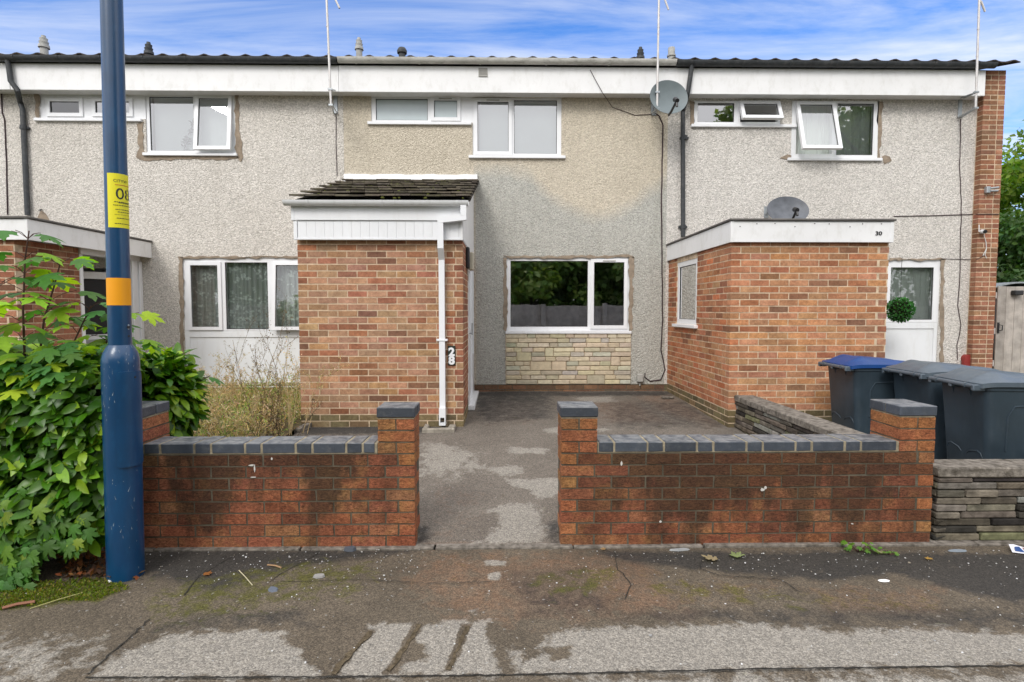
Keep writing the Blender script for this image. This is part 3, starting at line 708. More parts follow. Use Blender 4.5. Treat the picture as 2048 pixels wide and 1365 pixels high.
def ragged(pts, amp=2.2, step=9):
    out = []
    for i in range(len(pts)):
        a = pts[i]; b = pts[(i + 1) % len(pts)]; d = math.hypot(b[0] - a[0], b[1] - a[1]); k = max(1, int(d / step))
        for q in range(k): t = q / k; out.append((a[0] + (b[0] - a[0]) * t + U(-amp, amp), a[1] + (b[1] - a[1]) * t + U(-amp, amp)))
    return out
def add_patches(par, polys):
    for pl in polys: patch_strip(par, ragged(pl)).build('repair_patch', M['patch'], par)

def text_mesh(s, size, ex=.002, bold=0):
    cu = bpy.data.curves.new('t', 'FONT'); cu.body = s; cu.size = size; cu.extrude = ex; cu.offset = bold; cu.align_x = 'CENTER'; cu.resolution_u = 4
    o = bpy.data.objects.new('t', cu); COL.objects.link(o); bpy.context.view_layer.update()
    me = bpy.data.meshes.new_from_object(o.evaluated_get(bpy.context.evaluated_depsgraph_get()))
    V = [tuple(v.co) for v in me.vertices]; Fs = [tuple(p.vertices) for p in me.polygons]
    bpy.data.objects.remove(o); bpy.data.meshes.remove(me); return V, Fs

# ================================================================== HOUSE 28 (middle)
XA = at(688, 300, F).x; XB = at(1335, 300, F).x; XC = at(1968, 300, F).x; XL = XA - (XB - XA) - .12
h28 = empty('terraced_house', 'middle terraced house with cream and grey pebbledash, tiled lean-to porch and number 28', 'house', (0, F, .27), 'terraced houses in the row')
g28 = at(1024, 662, F).z
W28a = rect(742, 192, 945, 245, F); W28b = rect(945, 195, 1123, 312, F); W28c = rect(1013, 515, 1259, 662, F)
PX0, PX1, PYF = at(597, 600, 6.5).x, at(926, 600, 6.5).x, 6.5
PZT = at(760, 480, 6.5).z
shell(h28, XA, XB, [W28a, W28b, W28c, (PX0 + .15, PX1 - .15, .2, 2.3), (at(1011, 700, F).x, at(1262, 700, F).x, .3, g28 + .01)], 'dash_28', .385)
window(h28, W28a, [L(751, 197, 855, 240, g='glass_frost'), L(864, 197, 918, 239, 'sash', 0, 'glass_frost', True)], sill=(W28a[0] - .05, at(943, 240, F).x))
window(h28, W28b, [L(951, 200, 1021, 307, 'sash', 0, 'glass_dk', True), L(1028, 200, 1114, 307, g='glass_dk')], sill=(W28b[0] - .06, W28b[1] + .06),
       curtain=[(W28b[0] + .1, W28b[1] - .05, W28b[2] + .04, W28b[3] - .02, 'blind')])  # pale sheet added behind the glass, standing in for reflected sky
window(h28, W28c, [L(1021, 522, 1176, 654, g='glass_hazy'), L(1184, 521, 1252, 655, 'sash', 0, 'glass_hazy', True)], sill=(W28c[0] - .02, W28c[1] + .03))
# split-stone facing under the window: coursed blocks of uneven length and height
sx0, sx1 = at(1011, 700, F).x, at(1262, 700, F).x; sz1 = g28 - .045; sz0 = .385; m = MB()
m.box(sx0, sx1, F + .0, F + .13, sz0 - .1, sz1, 1)
PAL_ST = pick([(4, (.62, .54, .39)), (3, (.59, .51, .37)), (2, (.66, .57, .42)), (.8, (.50, .47, .36)), (1, (.56, .52, .42)), (.4, (.47, .45, .35))])
rows = 11; rh = (sz1 - sz0) / rows; occ = {}
for k in range(rows):
    x = sx0 + .004
    while x < sx1 - .03:
        nxt = min([o[0] for o in occ.get(k, []) if o[0] >= x - .001] + [9])
        hit = [o for o in occ.get(k, []) if o[0] - .001 <= x < o[1] - .001]
        if hit: x = hit[0][1]; continue
        w_ = min(U(.12, .34), sx1 - .004 - x, nxt - x); hgt = 1
        if k < rows - 2 and rnd.random() < .12 and w_ > .12: hgt = 2; occ.setdefault(k + 1, []).append((x, x + w_))
        if nxt - x - w_ < .07: w_ = nxt - x if nxt < 9 else w_
        if sx1 - .004 - x - w_ < .06: w_ = sx1 - .004 - x
        m.bbox(x + .004, x + w_ - .004, F - .024 - U(0, .008), F + .03, sz0 + k * rh + .004, sz0 + (k + hgt) * rh - .004, .007, 0, PAL_ST(), .0025)
        x += w_
m.build('stone_facing', [M['stone'], M['mortar']], h28)
m = MB(); face_bricks(m, (XA, F - .01, 0), (1, 0, 0), (0, -1, 0), XB - XA, .235, 2, .075, .0625, pick([(3, (.20, .12, .075)), (2, (.27, .15, .09)), (1, (.16, .12, .08))])); m.box(XA, XB, F - .006, F + .13, .1, .384, 1, (1, 1, 1))
m.build('plinth', [M['brick'], M['mortar_dk']], h28)
fascia(h28, XA + .002, at(1383, 160, FY).x - .003)
# little grille in the fascia
c = rect(957, 137, 975, 154, FY); m = MB(); ring(m, *c, .012, FY - .014, FY - .001)
for i in range(6): z = c[2] + .015 + i * (c[3] - c[2] - .03) / 6; m.box(c[0] + .01, c[1] - .01, FY - .008, FY - .002, z, z + .008)
m.build('air_vent', M['gbox'], h28)
gutter(h28, at(676, 125, GY).x, at(1352, 125, GY).x, GZ + .01, GY, GR, 'gut_white')
roof(h28, XA, XB - .0)
flue(h28, 718, 76, 116, 15, 'flue_pale', 'cowl'); flue(h28, 804, 95, 118, 17, 'flue_dark', 'cap'); flue(h28, 1281, 95, 122, 15, 'flue_dark', 'cowl'); flue(h28, 1343, 96, 122, 15, 'flue_pale', 'stub')
add_patches(h28, [[(1005, 513), (1265, 511), (1270, 516), (1013, 517)], [(1258, 514), (1268, 514), (1266, 560), (1264, 664), (1258, 664)], [(1007, 515), (1014, 515), (1014, 662), (1008, 660)]])
# porch: brick box
m = MB(); zc0 = .13; nc = int((PZT - zc0) / .075) + 1
m.slab(PX0 + .003, PX1 - .003, .05, PZT + .02, [], PYF + .0025, PYF + .1, 1)
m.slab(PYF + .101, F - .002, .05, PZT + .02, [], PX0 + .0025, PX0 + .1, 1, side='x')
DY0, DY1 = 7.42, 8.72
m.slab(PYF + .101, DY0, .05, PZT + .02, [], PX1 - .1, PX1 - .0025, 1, side='x')
m.slab(DY1, F - .002, .05, PZT + .02, [], PX1 - .1, PX1 - .0025, 1, side='x')
face_bricks(m, (PX0, PYF, 0), (1, 0, 0), (0, -1, 0), PX1 - PX0, zc0, nc, .075, .0625, PAL_BUFF, own=(0, 0), plinth=3, ppal=PAL_PLINTH)
face_bricks(m, (PX0, PYF, 0), (0, 1, 0), (-1, 0, 0), F - PYF, zc0, nc, .075, .0625, PAL_BUFF, own=(1, None), plinth=3, ppal=PAL_PLINTH)
face_bricks(m, (PX1, PYF, 0), (0, 1, 0), (1, 0, 0), F - PYF - .002, zc0, nc, .075, .0625, PAL_RED, own=(1, None), plinth=3, ppal=PAL_PLINTH, holes=[(DY0 - PYF, DY1 - PYF, .30, 2.32)])
pw = m.build('porch_wall', [M['brick'], M['mortar']], h28)
# white front door in the porch side, seen edge-on
m = MB(); m.slab(DY0, DY1, .30, 2.32, [(DY0 + .07, DY1 - .45, .33, 2.25), (DY1 - .38, DY1 - .07, .9, 2.25)], PX1 - .075, PX1 + .012, side='x')
dr = m.build('door', M['upvc'], h28)
m = MB(); m.slab(DY0 + .07, DY1 - .45, .34, 2.24, [(DY0 + .2, DY1 - .58, 1.3, 2.1)], PX1 - .06, PX1 - .01, side='x'); m.build('door_leaf', M['upvc'], dr)
m = MB(); m.slab(DY0 + .2, DY1 - .58, 1.3, 2.1, [], PX1 - .04, PX1 - .035, side='x'); m.slab(DY1 - .38, DY1 - .07, .9, 2.25, [], PX1 - .04, PX1 - .035, side='x'); m.build('pane', M['glass_frost'], dr)
m = MB(); m.bbox(PX1 - .02, PX1 + .085, DY0 - .04, DY1 + .04, .235, .299, .006); m.build('sill', M['upvc'], dr)
m = MB(); m.tube([(PX1 + .045, DY0 + .16, 1.22), (PX1 + .045, DY0 + .16, 1.38)], .008, 6); m.box(PX1 - .01, PX1 + .045, DY0 + .15, DY0 + .17, 1.23, 1.25); m.build('handle', M['galv'], dr)
# porch boards
BY = PYF - .10; bx0 = at(582, 430, BY).x; bx1 = at(921, 430, BY).x
zb0 = at(750, 480, BY).z; zb1 = at(750, 446, BY).z; zb2 = at(750, 441, BY).z; zb3 = at(750, 408, BY).z
m = MB(); m.bbox(bx0, bx1, BY, BY + .02, zb2, zb3, .003); m.bbox(bx0, bx0 + .035, BY - .004, BY + .03, zb2 - .004, zb3, .003)
m.bbox(bx0 + .02, bx1, BY + .012, BY + .035, zb0, zb0 + .022, .003); m.bbox(bx0 + .02, bx0 + .06, BY + .010, BY + .04, zb0 - .001, zb2 - .002, .003)
x = bx0 + .065
while x < bx1 - .004:                  # tongue-and-groove strips below the fascia board
    m.bbox(x, min(x + .0988, bx1), BY + .018, BY + .034, zb0 + .022, zb2 - .001, .0018); x += .1
m.box(bx0 + .05, bx1 - .004, BY + .028, PYF + .09, zb0 + .003, zb0 + .01)
m.build('porch_fascia', M['upvc'], h28)
# verge cladding on the right and left
eY, eZ = PYF - .12, at(750, 400, PYF - .12).z; tZ = at(820, 364, F).z
for xx, nm in ((bx1 + .001, 1), (bx0 + .062, 0)):
    ys_ = BY + (.002 if nm else .045); m = MB(); poly = [(ys_, zb0), (F - .002, zb0 - .0), (F - .002, tZ - .06), (ys_, eZ - .05)]
    m.prism(poly, 'x', xx, xx + .022)
    if nm:
        for k in range(18):
            yy = BY + .06 + k * .13; zt = eZ - .06 + (tZ - eZ) * (yy - BY) / (F - BY)
            if yy < F - .05: m.bbox(xx + .022, xx + .026, yy, yy + .124, zb0 + .01, zt - .01, .0018)
    m.build('verge_board', M['board'], h28)
# plain tiles, six visible courses
m = MB(); rx0, rx1 = at(580, 398, eY).x - .01, at(938, 398, eY).x + .01; run = F - .02 - eY; ncs = 7
m.box(0, 0.001, 0, 0.001, 0, 0.001)
m = MB()
sl = math.atan2(tZ - eZ, run)
m.add([(rx0, eY + .03, eZ - .012), (rx1, eY + .03, eZ - .012), (rx1, F - .01, tZ - .012), (rx0, F - .01, tZ - .012)], [(0, 1, 2, 3)], 0, (.6, .6, .6))
for k in range(ncs):
    y0 = eY + run * k / ncs; z0 = eZ + (tZ - eZ) * k / ncs; dy = run / ncs * 1.12; x = rx0 - (k % 2) * .085
    while x < rx1:
        a, b = max(x, rx0), min(x + .163, rx1); x += .168
        if b - a < .02: continue
        th = .020; up = .062 + U(-.004, .006); yj = U(-.008, .008); g = U(.6, 1.35); cc = (g, g * U(.95, 1.02), g * U(.85, 1.0))
        zt = z0 + dy * math.tan(sl) + .003
        P = [(a, y0 + yj, z0 + up), (b, y0 + yj, z0 + up + U(-.002, .002)), (b, y0 + dy, zt + .006), (a, y0 + dy, zt + .006)]
        Q = [(p[0], p[1], p[2] - th) for p in P]
        m.add(P + Q, [(0, 1, 2, 3), (7, 6, 5, 4), (0, 4, 5, 1), (1, 5, 6, 2), (2, 6, 7, 3), (3, 7, 4, 0)], 0, cc)
m.build('porch_roof', M['ptile'], h28)
m = MB(); ms_ = []          # moss cushions on the tiles
for k in range(60):
    u_ = U(.02, .98); v_ = rnd.choice([i / ncs for i in range(ncs)]) ; x = rx0 + (rx1 - rx0) * u_; y = eY + run * v_ + U(-.01, .02); z = eZ + (tZ - eZ) * v_ + .022; r = U(.008, .024)
    m.lathe([(r, z - .004), (r * .9, z + r * .35), (r * .5, z + r * .6), (.002, z + r * .65)], x, y, 7)
tag(m.build('moss', simple('roof_moss', (.12, .13, .03), .95, .1, var=.3, vs=30, bs_=1, bsc=60), h28), kind='stuff')
m = MB(); fl0, fl1 = at(689, 358, F).x, at(955, 358, F).x
zt_ = at(820, 350, F).z; zq = tZ - .01
vs = []; N = 24
for i in range(N + 1):
    x = fl0 + (fl1 - fl0) * i / N; wv = .012 * math.sin(i * .9) + .01 * math.sin(i * 2.1)
    vs += [(x, F - .028, zt_ + wv * .4), (x, F - .05, zq + wv), (x, F + .0, zt_ + wv * .4 + .004)]
m.add(vs, [f for i in range(N) for f in ((3 * i, 3 * i + 1, 3 * i + 4, 3 * i + 3), (3 * i + 2, 3 * i, 3 * i + 3, 3 * i + 5))])
m.build('flashing', M['gut_clean'], h28, smooth=True)
gyp = BY - .055; gzp = at(750, 402, gyp).z
pg = gutter(h28, at(568, 404, gyp).x, at(937, 404, gyp).x, gzp, gyp, .05, 'gut_clean', 'porch_gutter', .8)
# square white downpipe with an offset at the top and a shoe at the foot
dx = at(884, 600, PYF - .04).x; dtx = at(927, 415, gyp).x; py_ = PYF - .045; hw = .0325; m = MB()
zk1 = at(884, 442, BY - .04).z; zk0 = at(925, 432, BY).z
m.box(dtx - hw, dtx + hw, gyp - hw, gyp + hw, gzp - .16, gzp - .05)
yk = BY - .04
P = [(dtx + hw, gyp - hw, gzp - .16), (dtx + hw, gyp + hw, gzp - .16), (dtx - hw, gyp + hw, gzp - .13), (dtx - hw, gyp - hw, gzp - .13),
     (dx - hw, yk - hw, zk1 + .01), (dx - hw, yk + hw, zk1 + .01), (dx - hw, yk + hw, zk1 - .07), (dx - hw, yk - hw, zk1 - .07)]
a = [(dtx + hw, gyp - hw, gzp - .21), (dtx + hw, gyp + hw, gzp - .21), (dtx + hw, gyp + hw, gzp - .14), (dtx + hw, gyp - hw, gzp - .14),
     (dx - hw, yk - hw, zk1 - .03), (dx - hw, yk + hw, zk1 - .03), (dx - hw, yk + hw, zk1 + .035), (dx - hw, yk - hw, zk1 + .035)]
m.add(a, [(0, 1, 2, 3), (7, 6, 5, 4), (0, 4, 5, 1), (1, 5, 6, 2), (2, 6, 7, 3), (3, 7, 4, 0)])
m.box(dx - hw, dx + hw, yk - hw, yk + hw, zb0 - .10, zk1 - .025)
q0 = zb0 - .10; m.add([(dx - hw, yk - hw, q0), (dx + hw, yk - hw, q0), (dx + hw, yk + hw, q0), (dx - hw, yk + hw, q0), (dx - hw, py_ - hw, q0 - .12), (dx + hw, py_ - hw, q0 - .12), (dx + hw, py_ + hw, q0 - .12), (dx - hw, py_ + hw, q0 - .12)],
      [(0, 1, 5, 4), (1, 2, 6, 5), (2, 3, 7, 6), (3, 0, 4, 7)])
zf = at(884, 848, PYF).z
m.box(dx - hw, dx + hw, py_ - hw, py_ + hw, zf + .14, q0 - .12)
m.slab(dx - hw - .004, dx + hw + .004, zf + .0, zf + .2, [(dx - hw + .008, dx + hw - .008, zf + .03, zf + .09)], py_ - hw - .03, py_ + hw + .004)
dpo = m.build('downpipe', M['upvc'], h28)
m = MB(); zc_ = at(884, 680, PYF).z; m.bbox(dx - hw - .03, dx + hw + .03, py_ - hw - .006, py_ + hw + .01, zc_ - .012, zc_ + .012, .003); m.build('pipe_clip', M['upvc'], dpo)
# lantern and beige box on the porch side wall
m = MB(); lx = PX1; m.bbox(lx + .002, lx + .045, 7.0, 7.16, 2.07, 2.33, .01); m.build('wall_box', M['black'], h28)
m = MB(); m.bbox(lx + .02, lx + .085, 7.22, 7.38, 2.06, 2.29, .012); m.build('alarm_box', M['cream'], h28)

# number plate 28
Yn = PYF; r_ = rect(896, 692, 911, 731, Yn); t = empty('house_number_sign', 'dark green upright plate reading 28 in white on the porch brickwork', 'sign', ((r_[0] + r_[1]) / 2, Yn, r_[2]))
m = MB(); m.bbox(*r_[:2], Yn - .014, Yn - .003, r_[2], r_[3], .003); m.build('plate', simple('sign_green', (.018, .03, .022), .4, .5), t)
hgt = (r_[3] - r_[2])
for s_, zz in (('2', r_[2] + hgt * .50), ('8', r_[2] + hgt * .07)):
    V, Fs = text_mesh(s_, hgt * .58, .003, .006); m = MB(); m.add([((r_[0] + r_[1]) / 2 + v[0] * 1.05, Yn - .018 - v[2], zz + v[1] * .98) for v in V], Fs)
    m.build('digit', M['upvc'], t)

# ================================================================== HOUSE 30 (right)
h30 = empty('terraced_house', 'end terraced house on the right with flat-roofed brick porch marked 30 and brick gable', 'house', (5, F, .27), 'terraced houses in the row')
W30a = rect(1388, 203, 1560, 250, F); W30b = rect(1583, 203, 1755, 317, F)
QX0, QX1, QY = at(1461, 600, 6.42).x, at(1778, 500, 6.42).x, 6.42; QZ = at(1620, 487, QY).z
W30c = rect(1640, 520, 1880, 645, F)
shell(h30, XB, XC, [W30a, W30b, (W30c[0], W30c[1], .42, W30c[3]), (QX0 + .15, QX0 + 1.2, .2, 2.3)], 'dash_pale', .385)
window(h30, W30a, [L(1395, 207, 1468, 245, g='glass_dk'), L(1480, 207, 1555, 245, 'sash', RAD(24), 'glass_dk')], sill=(W30a[0] - .05, W30a[1] + .25), setb=-.01, label='small top window with its right-hand light tilted open')
m = MB(); c = rect(1560, 203, 1583, 250, F); m.box(c[0] + .002, c[1] - .002, F + .004, F + .05, c[2], c[3]); m.build('infill_panel', M['panelw'], h30)
window(h30, W30b, [L(1592, 208, 1664, 309, 'sash', RAD(17), 'glass_dk'), L(1673, 208, 1746, 311, g='glass_dk')], sill=(W30b[0] - .06, W30b[1] + .07), setb=-.01,
       curtain=[(W30b[0] + .05, W30b[1] - .05, W30b[2] + .02, W30b[3] - .03, 'net')], label='upper bedroom window with its left light tilted open')
window(h30, W30c, [L(1650, 535, 1770, 640), L(1782, 535, 1868, 640)], curtain=[(W30c[0] + .1, W30c[1] - .05, W30c[2] + .02, W30c[3] - .03, 'net')], fdep=.06)
m = MB(); pz = (.42, W30c[2]); m.slab(W30c[0] + .001, W30c[1] - .001, pz[0], pz[1] - .003, [(W30c[0] + .06, W30c[1] - .06, pz[0] + .06, pz[1] - .1)], F + .02, F + .08)
m.box(W30c[0] + .05, W30c[1] - .05, F + .035, F + .07, pz[0] + .05, pz[1] - .09); m.build('infill_panel', M['panelw'], h30)
m = MB(); face_bricks(m, (XB, F - .01, 0), (1, 0, 0), (0, -1, 0), XC - XB, .235, 2, .075, .0625, PAL_PLINTH); m.box(XB, XC, F - .006, F + .13, .1, .384, 1, (1, 1, 1)); m.build('plinth', [M['brick'], M['mortar_dk']], h30)
fx1 = at(1971, 165, FY).x
fascia(h30, at(1383, 160, FY).x, fx1)
gutter(h30, at(1354, 128, GY).x, at(1990, 128, GY).x, GZ - .0, GY, GR, 'gut_black', step=.72)
roof(h30, XB + .002, at(2041, 132, 8.53).x)
# gable end pier in brick
gx0, gx1 = at(1956, 400, F - .1).x, at(1998, 400, F - .1).x
m = MB(); gy = F - .12
m.slab(gx0 + .004, gx1 - .004, .1, 5.215, [], gy + .0025, gy + .1, 1); m.slab(gy + .101, F + 6, .1, 5.215, [], gx1 - .1, gx1 - .004, 1, side='x'); m.slab(gy + .101, F - .002, .1, 5.215, [], gx0 + .004, gx0 + .1, 1, side='x')
face_bricks(m, (gx0, gy, 0), (1, 0, 0), (0, -1, 0), gx1 - gx0, .2, 67, .075, .0625, PAL_PIER, own=(None, 0))
face_bricks(m, (gx1, gy, 0), (0, 1, 0), (1, 0, 0), 6.1, .2, 67, .075, .0625, PAL_PIER, own=(1, None))
m.build('gable_wall', [M['brick'], M['mortar']], h30)
# porch
ZQ0 = .18; ncq = int((QZ - ZQ0) / .075) + 1; m = MB()
wy0, wy1, wz0, wz1 = 7.55, 8.42, at(1395, 650, 7.7).z, QZ - .06
m.slab(QX0 + .003, QX1 - .003, -.1, QZ + .05, [], QY + .0025, QY + .1, 1)
m.slab(QY + .101, F - .002, -.1, QZ + .05, [(wy0, wy1, wz0, wz1)], QX0 + .0025, QX0 + .1, 1, side='x')
m.slab(QY + .101, 7.5, -.1, QZ + .05, [], QX1 - .1, QX1 - .004, 1, side='x')
face_bricks(m, (QX0, QY, 0), (1, 0, 0), (0, -1, 0), QX1 - QX0, ZQ0, ncq, .075, .0625, PAL_30, own=(0, 0), plinth=3, ppal=PAL_PLINTH)
face_bricks(m, (QX0, QY, 0), (0, 1, 0), (-1, 0, 0), F - QY - .002, ZQ0, ncq, .075, .0625, PAL_ORANGE, own=(1, None), plinth=3, ppal=PAL_PLINTH, holes=[(wy0 - QY, wy1 - QY, wz0 - .03, wz1 + .05)])
face_bricks(m, (QX1, QY, 0), (0, 1, 0), (1, 0, 0), 1.08, ZQ0, ncq, .075, .0625, PAL_BUFF, own=(1, None), plinth=3, ppal=PAL_PLINTH)
m.build('porch_wall', [M['brick'], M['mortar']], h30)
ww = window(h30, (wy0, wy1, wz0, wz1), [(wy0 + .07, wy1 - .07, wz0 + .07, wz1 - .07, 'fixed', 0, 'glass')], Y=QX0, side='x', setb=.01, sill=(wy0 - .06, wy1 + .06))
m = MB(); fq0, fq1 = at(1462, 460, QY - .05).x, at(1787, 460, QY - .05).x; z0_, z1_ = at(1620, 485, QY - .05).z, at(1620, 443, QY - .05).z
m.bbox(fq0, fq1, QY - .05, QY - .03, z0_, z1_, .003); m.bbox(fq0, fq0 + .02, QY - .029, F - .003, z0_, z1_, .003); m.bbox(fq1 - .02, fq1, QY - .029, F - .003, z0_, z1_, .003)
m.bbox(fq0 - .004, fq0 + .035, QY - .055, QY - .02, z0_ - .002, z1_ + .002, .003); m.bbox(fq1 - .035, fq1 + .004, QY - .055, QY - .02, z0_ - .002, z1_ + .002, .003)
m.box(fq0 + .02, fq1 - .02, QY - .029, F - .003, z0_ + .03, z0_ + .04)
pf = m.build('porch_fascia', M['board'], h30)
for i in range(9): x = fq0 + .12 + i * .2 + U(-.03, .03); z = z1_ - U(.018, .03) if i % 3 else z1_ - .06; m = MB(); m.lathe([(.006, z - .004), (.006, z + .004)], x, QY - .0515, 6); m.build('screw', M['gasket'], pf)
m = MB(); m.bbox(fq0 - .02, fq1 + .02, QY - .075, F - .003, z1_ + .003, z1_ + .028, .006); m.build('porch_roof', M['felt'], h30)
V, Fs = text_mesh('30', .062, .003, .0012); nx_ = at(1757, 467, QY - .05); m = MB(); m.add([(nx_.x + v[0] * 1.25, QY - .0535 - v[2], nx_.z - .022 + v[1]) for v in V], Fs); m.build('house_number', M['gasket'], h30)
flp = [[(1754, 204), (1765, 204), (1763, 262), (1758, 318), (1754, 318)], [(1560, 318), (1584, 322), (1584, 312), (1572, 310)], [(1762, 312), (1780, 314), (1782, 324), (1766, 330)],
       [(1880, 518), (1889, 519), (1886, 600), (1886, 725), (1880, 725)], [(1780, 517), (1888, 517), (1888, 521), (1780, 521)], [(1380, 203), (1388, 203), (1388, 250), (1381, 250)]]
add_patches(h30, flp)
def round_pipe(par, pts, r, mat, clips=()):
    m = MB(); m.tube(pts, r, 12); o = m.build('downpipe', M[mat], par, smooth=True)
    for z in clips:
        p = pts[-1]; k = MB(); k.tube([(p[0], p[1], z - .03), (p[0], p[1], z + .03)], r * 1.28, 12); k.box(p[0] - r * 1.9, p[0] + r * 1.9, p[1] + .005, p[1] + .05, z - .015, z + .015); k.build('pipe_clip', M[mat], o, smooth=True)
    return o
a = at(1382, 145, FY - .045); b = at(1376, 185, FY - .045); c = at(1366, 210, F - .045); d = at(1366, 474, F - .045)
round_pipe(h30, [(a.x, GY, GZ - .05), (a.x, FY - .05, GZ - .12), (b.x, FY - .05, FZ0 + .02), (b.x - .01, FY - .03, FZ0 - .05), (c.x, F - .045, FZ0 - .2), (d.x, F - .045, d.z)], .034, 'gut_black', (4.2, at(1366, 455, F).z))

# ================================================================== HOUSE 26 (left)
h26 = empty('terraced_house', 'left terraced house with grey pebbledash, lace curtains and a flat-roofed porch behind the shrubs', 'house', (-5, F, .27), 'terraced houses in the row')
W26a = rect(78, 188, 291, 238, F); W26b = rect(291, 186, 470, 307, F); W26c = rect(366, 516, 640, 662, F)
SX1 = at(175, 600, 7.6).x; SX0 = SX1 - 1.9; SYF = 6.62; SX1 = at(32, 560, SYF).x
shell(h26, XL, XA - .002, [W26a, W26b, (W26c[0], W26c[1], .42, W26c[3]), (SX1 - 1.2, SX1 - .1, .2, 2.2)], 'dash_grey', .385)
window(h26, W26a, [L(95, 199, 162, 230, 'sash', 0), L(186, 199, 262, 230, 'sash', 0, 'glass_dk')], sill=(W26a[0] - .06, at(285, 240, F).x))
window(h26, W26b, [L(298, 193, 386, 301, g='glass_dk'), L(395, 193, 462, 301, 'sash', RAD(7), 'glass_dk')], sill=(W26b[0] - .04, W26b[1] + .03), curtain=[(W26b[0] + .05, W26b[1] - .05, W26b[2] + .02, W26b[3] - .03, 'blind')], label='upper window with its right-hand light ajar')
window(h26, W26c, [L(378, 527, 440, 658, 'sash', 0), L(450, 525, 535, 659), L(549, 527, 630, 658, 'sash', RAD(5))], curtain=[(W26c[0] + .05, W26c[1] - .03, W26c[2] + .03, W26c[3] - .03, 'lace')], label='ground-floor window hung with lace curtains')
m = MB(); pz = (at(480, 772, F).z, W26c[2]); m.slab(W26c[0] + .001, W26c[1] - .001, pz[0], pz[1] - .003, [(W26c[0] + .07, W26c[1] - .06, pz[0] + .06, pz[1] - .1)], F + .02, F + .08)
m.box(W26c[0] + .05, W26c[1] - .05, F + .035, F + .07, pz[0] + .05, pz[1] - .09); m.bbox(W26c[0] - .01, W26c[1] + .01, F - .02, F + .06, pz[0] - .03, pz[0] - .003, .004); m.build('infill_panel', M['panelw'], h26)
m = MB(); face_bricks(m, (XL, F - .01, 0), (1, 0, 0), (0, -1, 0), XA - XL, .235, 2, .075, .0625, PAL_PLINTH); m.box(XL, XA - .003, F - .006, F + .13, .1, .384, 1, (1, 1, 1)); m.build('plinth', [M['brick'], M['mortar_dk']], h26)
fascia(h26, at(20, 160, FY).x, XA - .002)
gutter(h26, at(-6, 122, GY).x, at(674, 125, GY).x, GZ - .0, GY, GR, 'gut_black', step=.62)
roof(h26, XL, XA - .002)
flue(h26, 87, 72, 106, 17, 'flue_pale', 'cowl'); flue(h26, 297, 85, 114, 16, 'flue_dark', 'cowl')
add_patches(h26, [[(470, 186), (477, 190), (478, 250), (486, 305), (484, 326), (474, 314), (471, 306)], [(276, 250), (286, 244), (288, 300), (291, 312), (480, 314), (470, 320), (380, 319), (290, 321), (272, 316), (278, 296)],
                  [(362, 514), (598, 512), (598, 516), (366, 517)], [(358, 514), (366, 516), (368, 640), (369, 770), (360, 770), (361, 640)], [(76, 434), (84, 420), (98, 440), (100, 450), (74, 446)], [(70, 186), (78, 188), (78, 236), (72, 236)]])
# porch with recessed doorway on its right side
m = MB(); SZ = at(10, 487, SYF).z; ncs_ = int((SZ - .13) / .075) + 1
m.slab(SX0, SX1 - .003, -.1, SZ + .05, [], SYF + .004, SYF + .1, 1); Yd = 7.6
m.slab(SYF + .101, Yd, -.1, SZ + .05, [], SX1 - .1, SX1 - .004, 1, side='x')
face_bricks(m, (SX0, SYF, 0), (1, 0, 0), (0, -1, 0), SX1 - SX0, .13, ncs_, .075, .0625, PAL_RED, own=(None, 0))
face_bricks(m, (SX1, SYF, 0), (0, 1, 0), (1, 0, 0), Yd - SYF, .13, ncs_, .075, .0625, PAL_RED, own=(1, None))
m.build('porch_wall', [M['brick'], M['mortar']], h26)
z0_, z1_ = at(28, 480, SYF - .05).z, at(28, 438, SYF - .05).z; fq1 = at(55, 460, SYF - .05).x; m = MB()
m.bbox(SX0 - .05, fq1, SYF - .05, SYF - .03, z0_, z1_, .003); m.bbox(fq1 - .02, fq1, SYF - .029, F - .003, z0_, z1_, .003); m.bbox(fq1 - .035, fq1 + .004, SYF - .055, SYF - .02, z0_ - .002, z1_ + .002, .003)
m.box(SX0, fq1 - .02, SYF - .029, F - .003, z0_ + .03, z0_ + .04); m.build('porch_fascia', M['board'], h26)
m = MB(); m.bbox(SX0 - .07, fq1 + .02, SYF - .075, F - .003, z1_ + .003, z1_ + .03, .006); m.build('porch_roof', M['felt'], h26)
# door frame, side posts and a door set back at an angle
m = MB(); dzt = z0_ - .06
m.bbox(SX1 - .09, SX1 + .012, Yd + .002, Yd + .06, .2, dzt, .004); m.bbox(SX1 - .09, SX1 + .03, Yd + .002, F - .01, dzt, z0_ + .028, .004)
m.bbox(SX1 - .04, SX1 + .05, 8.60, 8.66, .2, dzt, .005); m.bbox(SX1 - .04, SX1 + .03, 8.67, 8.76, .2, dzt, .005); m.bbox(SX1 - .04, SX1 + .05, 8.77, 8.84, .2, dzt, .005)
df = m.build('door_frame', M['upvc'], h26)
d0 = Vector((SX1 - .62, Yd + .25, 0)); d1 = Vector((SX1 - .05, 8.60, 0)); du = (d1 - d0).normalized(); dn = Vector((du.y, -du.x, 0)); DL = (d1 - d0).length
def onD(u_, z_, o_): p = d0 + du * u_ + dn * o_; return (p.x, p.y, z_)
def dbox(mb, u0, u1, z0, z1, o0, o1): mb.add([onD(u, z, o) for z in (z0, z1) for o in (o1, o0) for u in (u0, u1)], [(0, 2, 3, 1), (4, 5, 7, 6), (0, 1, 5, 4), (2, 6, 7, 3), (0, 4, 6, 2), (1, 3, 7, 5)])
m = MB()
for (a, b, c_, d_) in ((0, .16, .25, 2.1), (DL - .16, DL, .25, 2.1), (.16, DL - .16, .25, 1.2), (.16, DL - .16, 2.0, 2.1)): dbox(m, a, b, c_, d_, 0, .045)
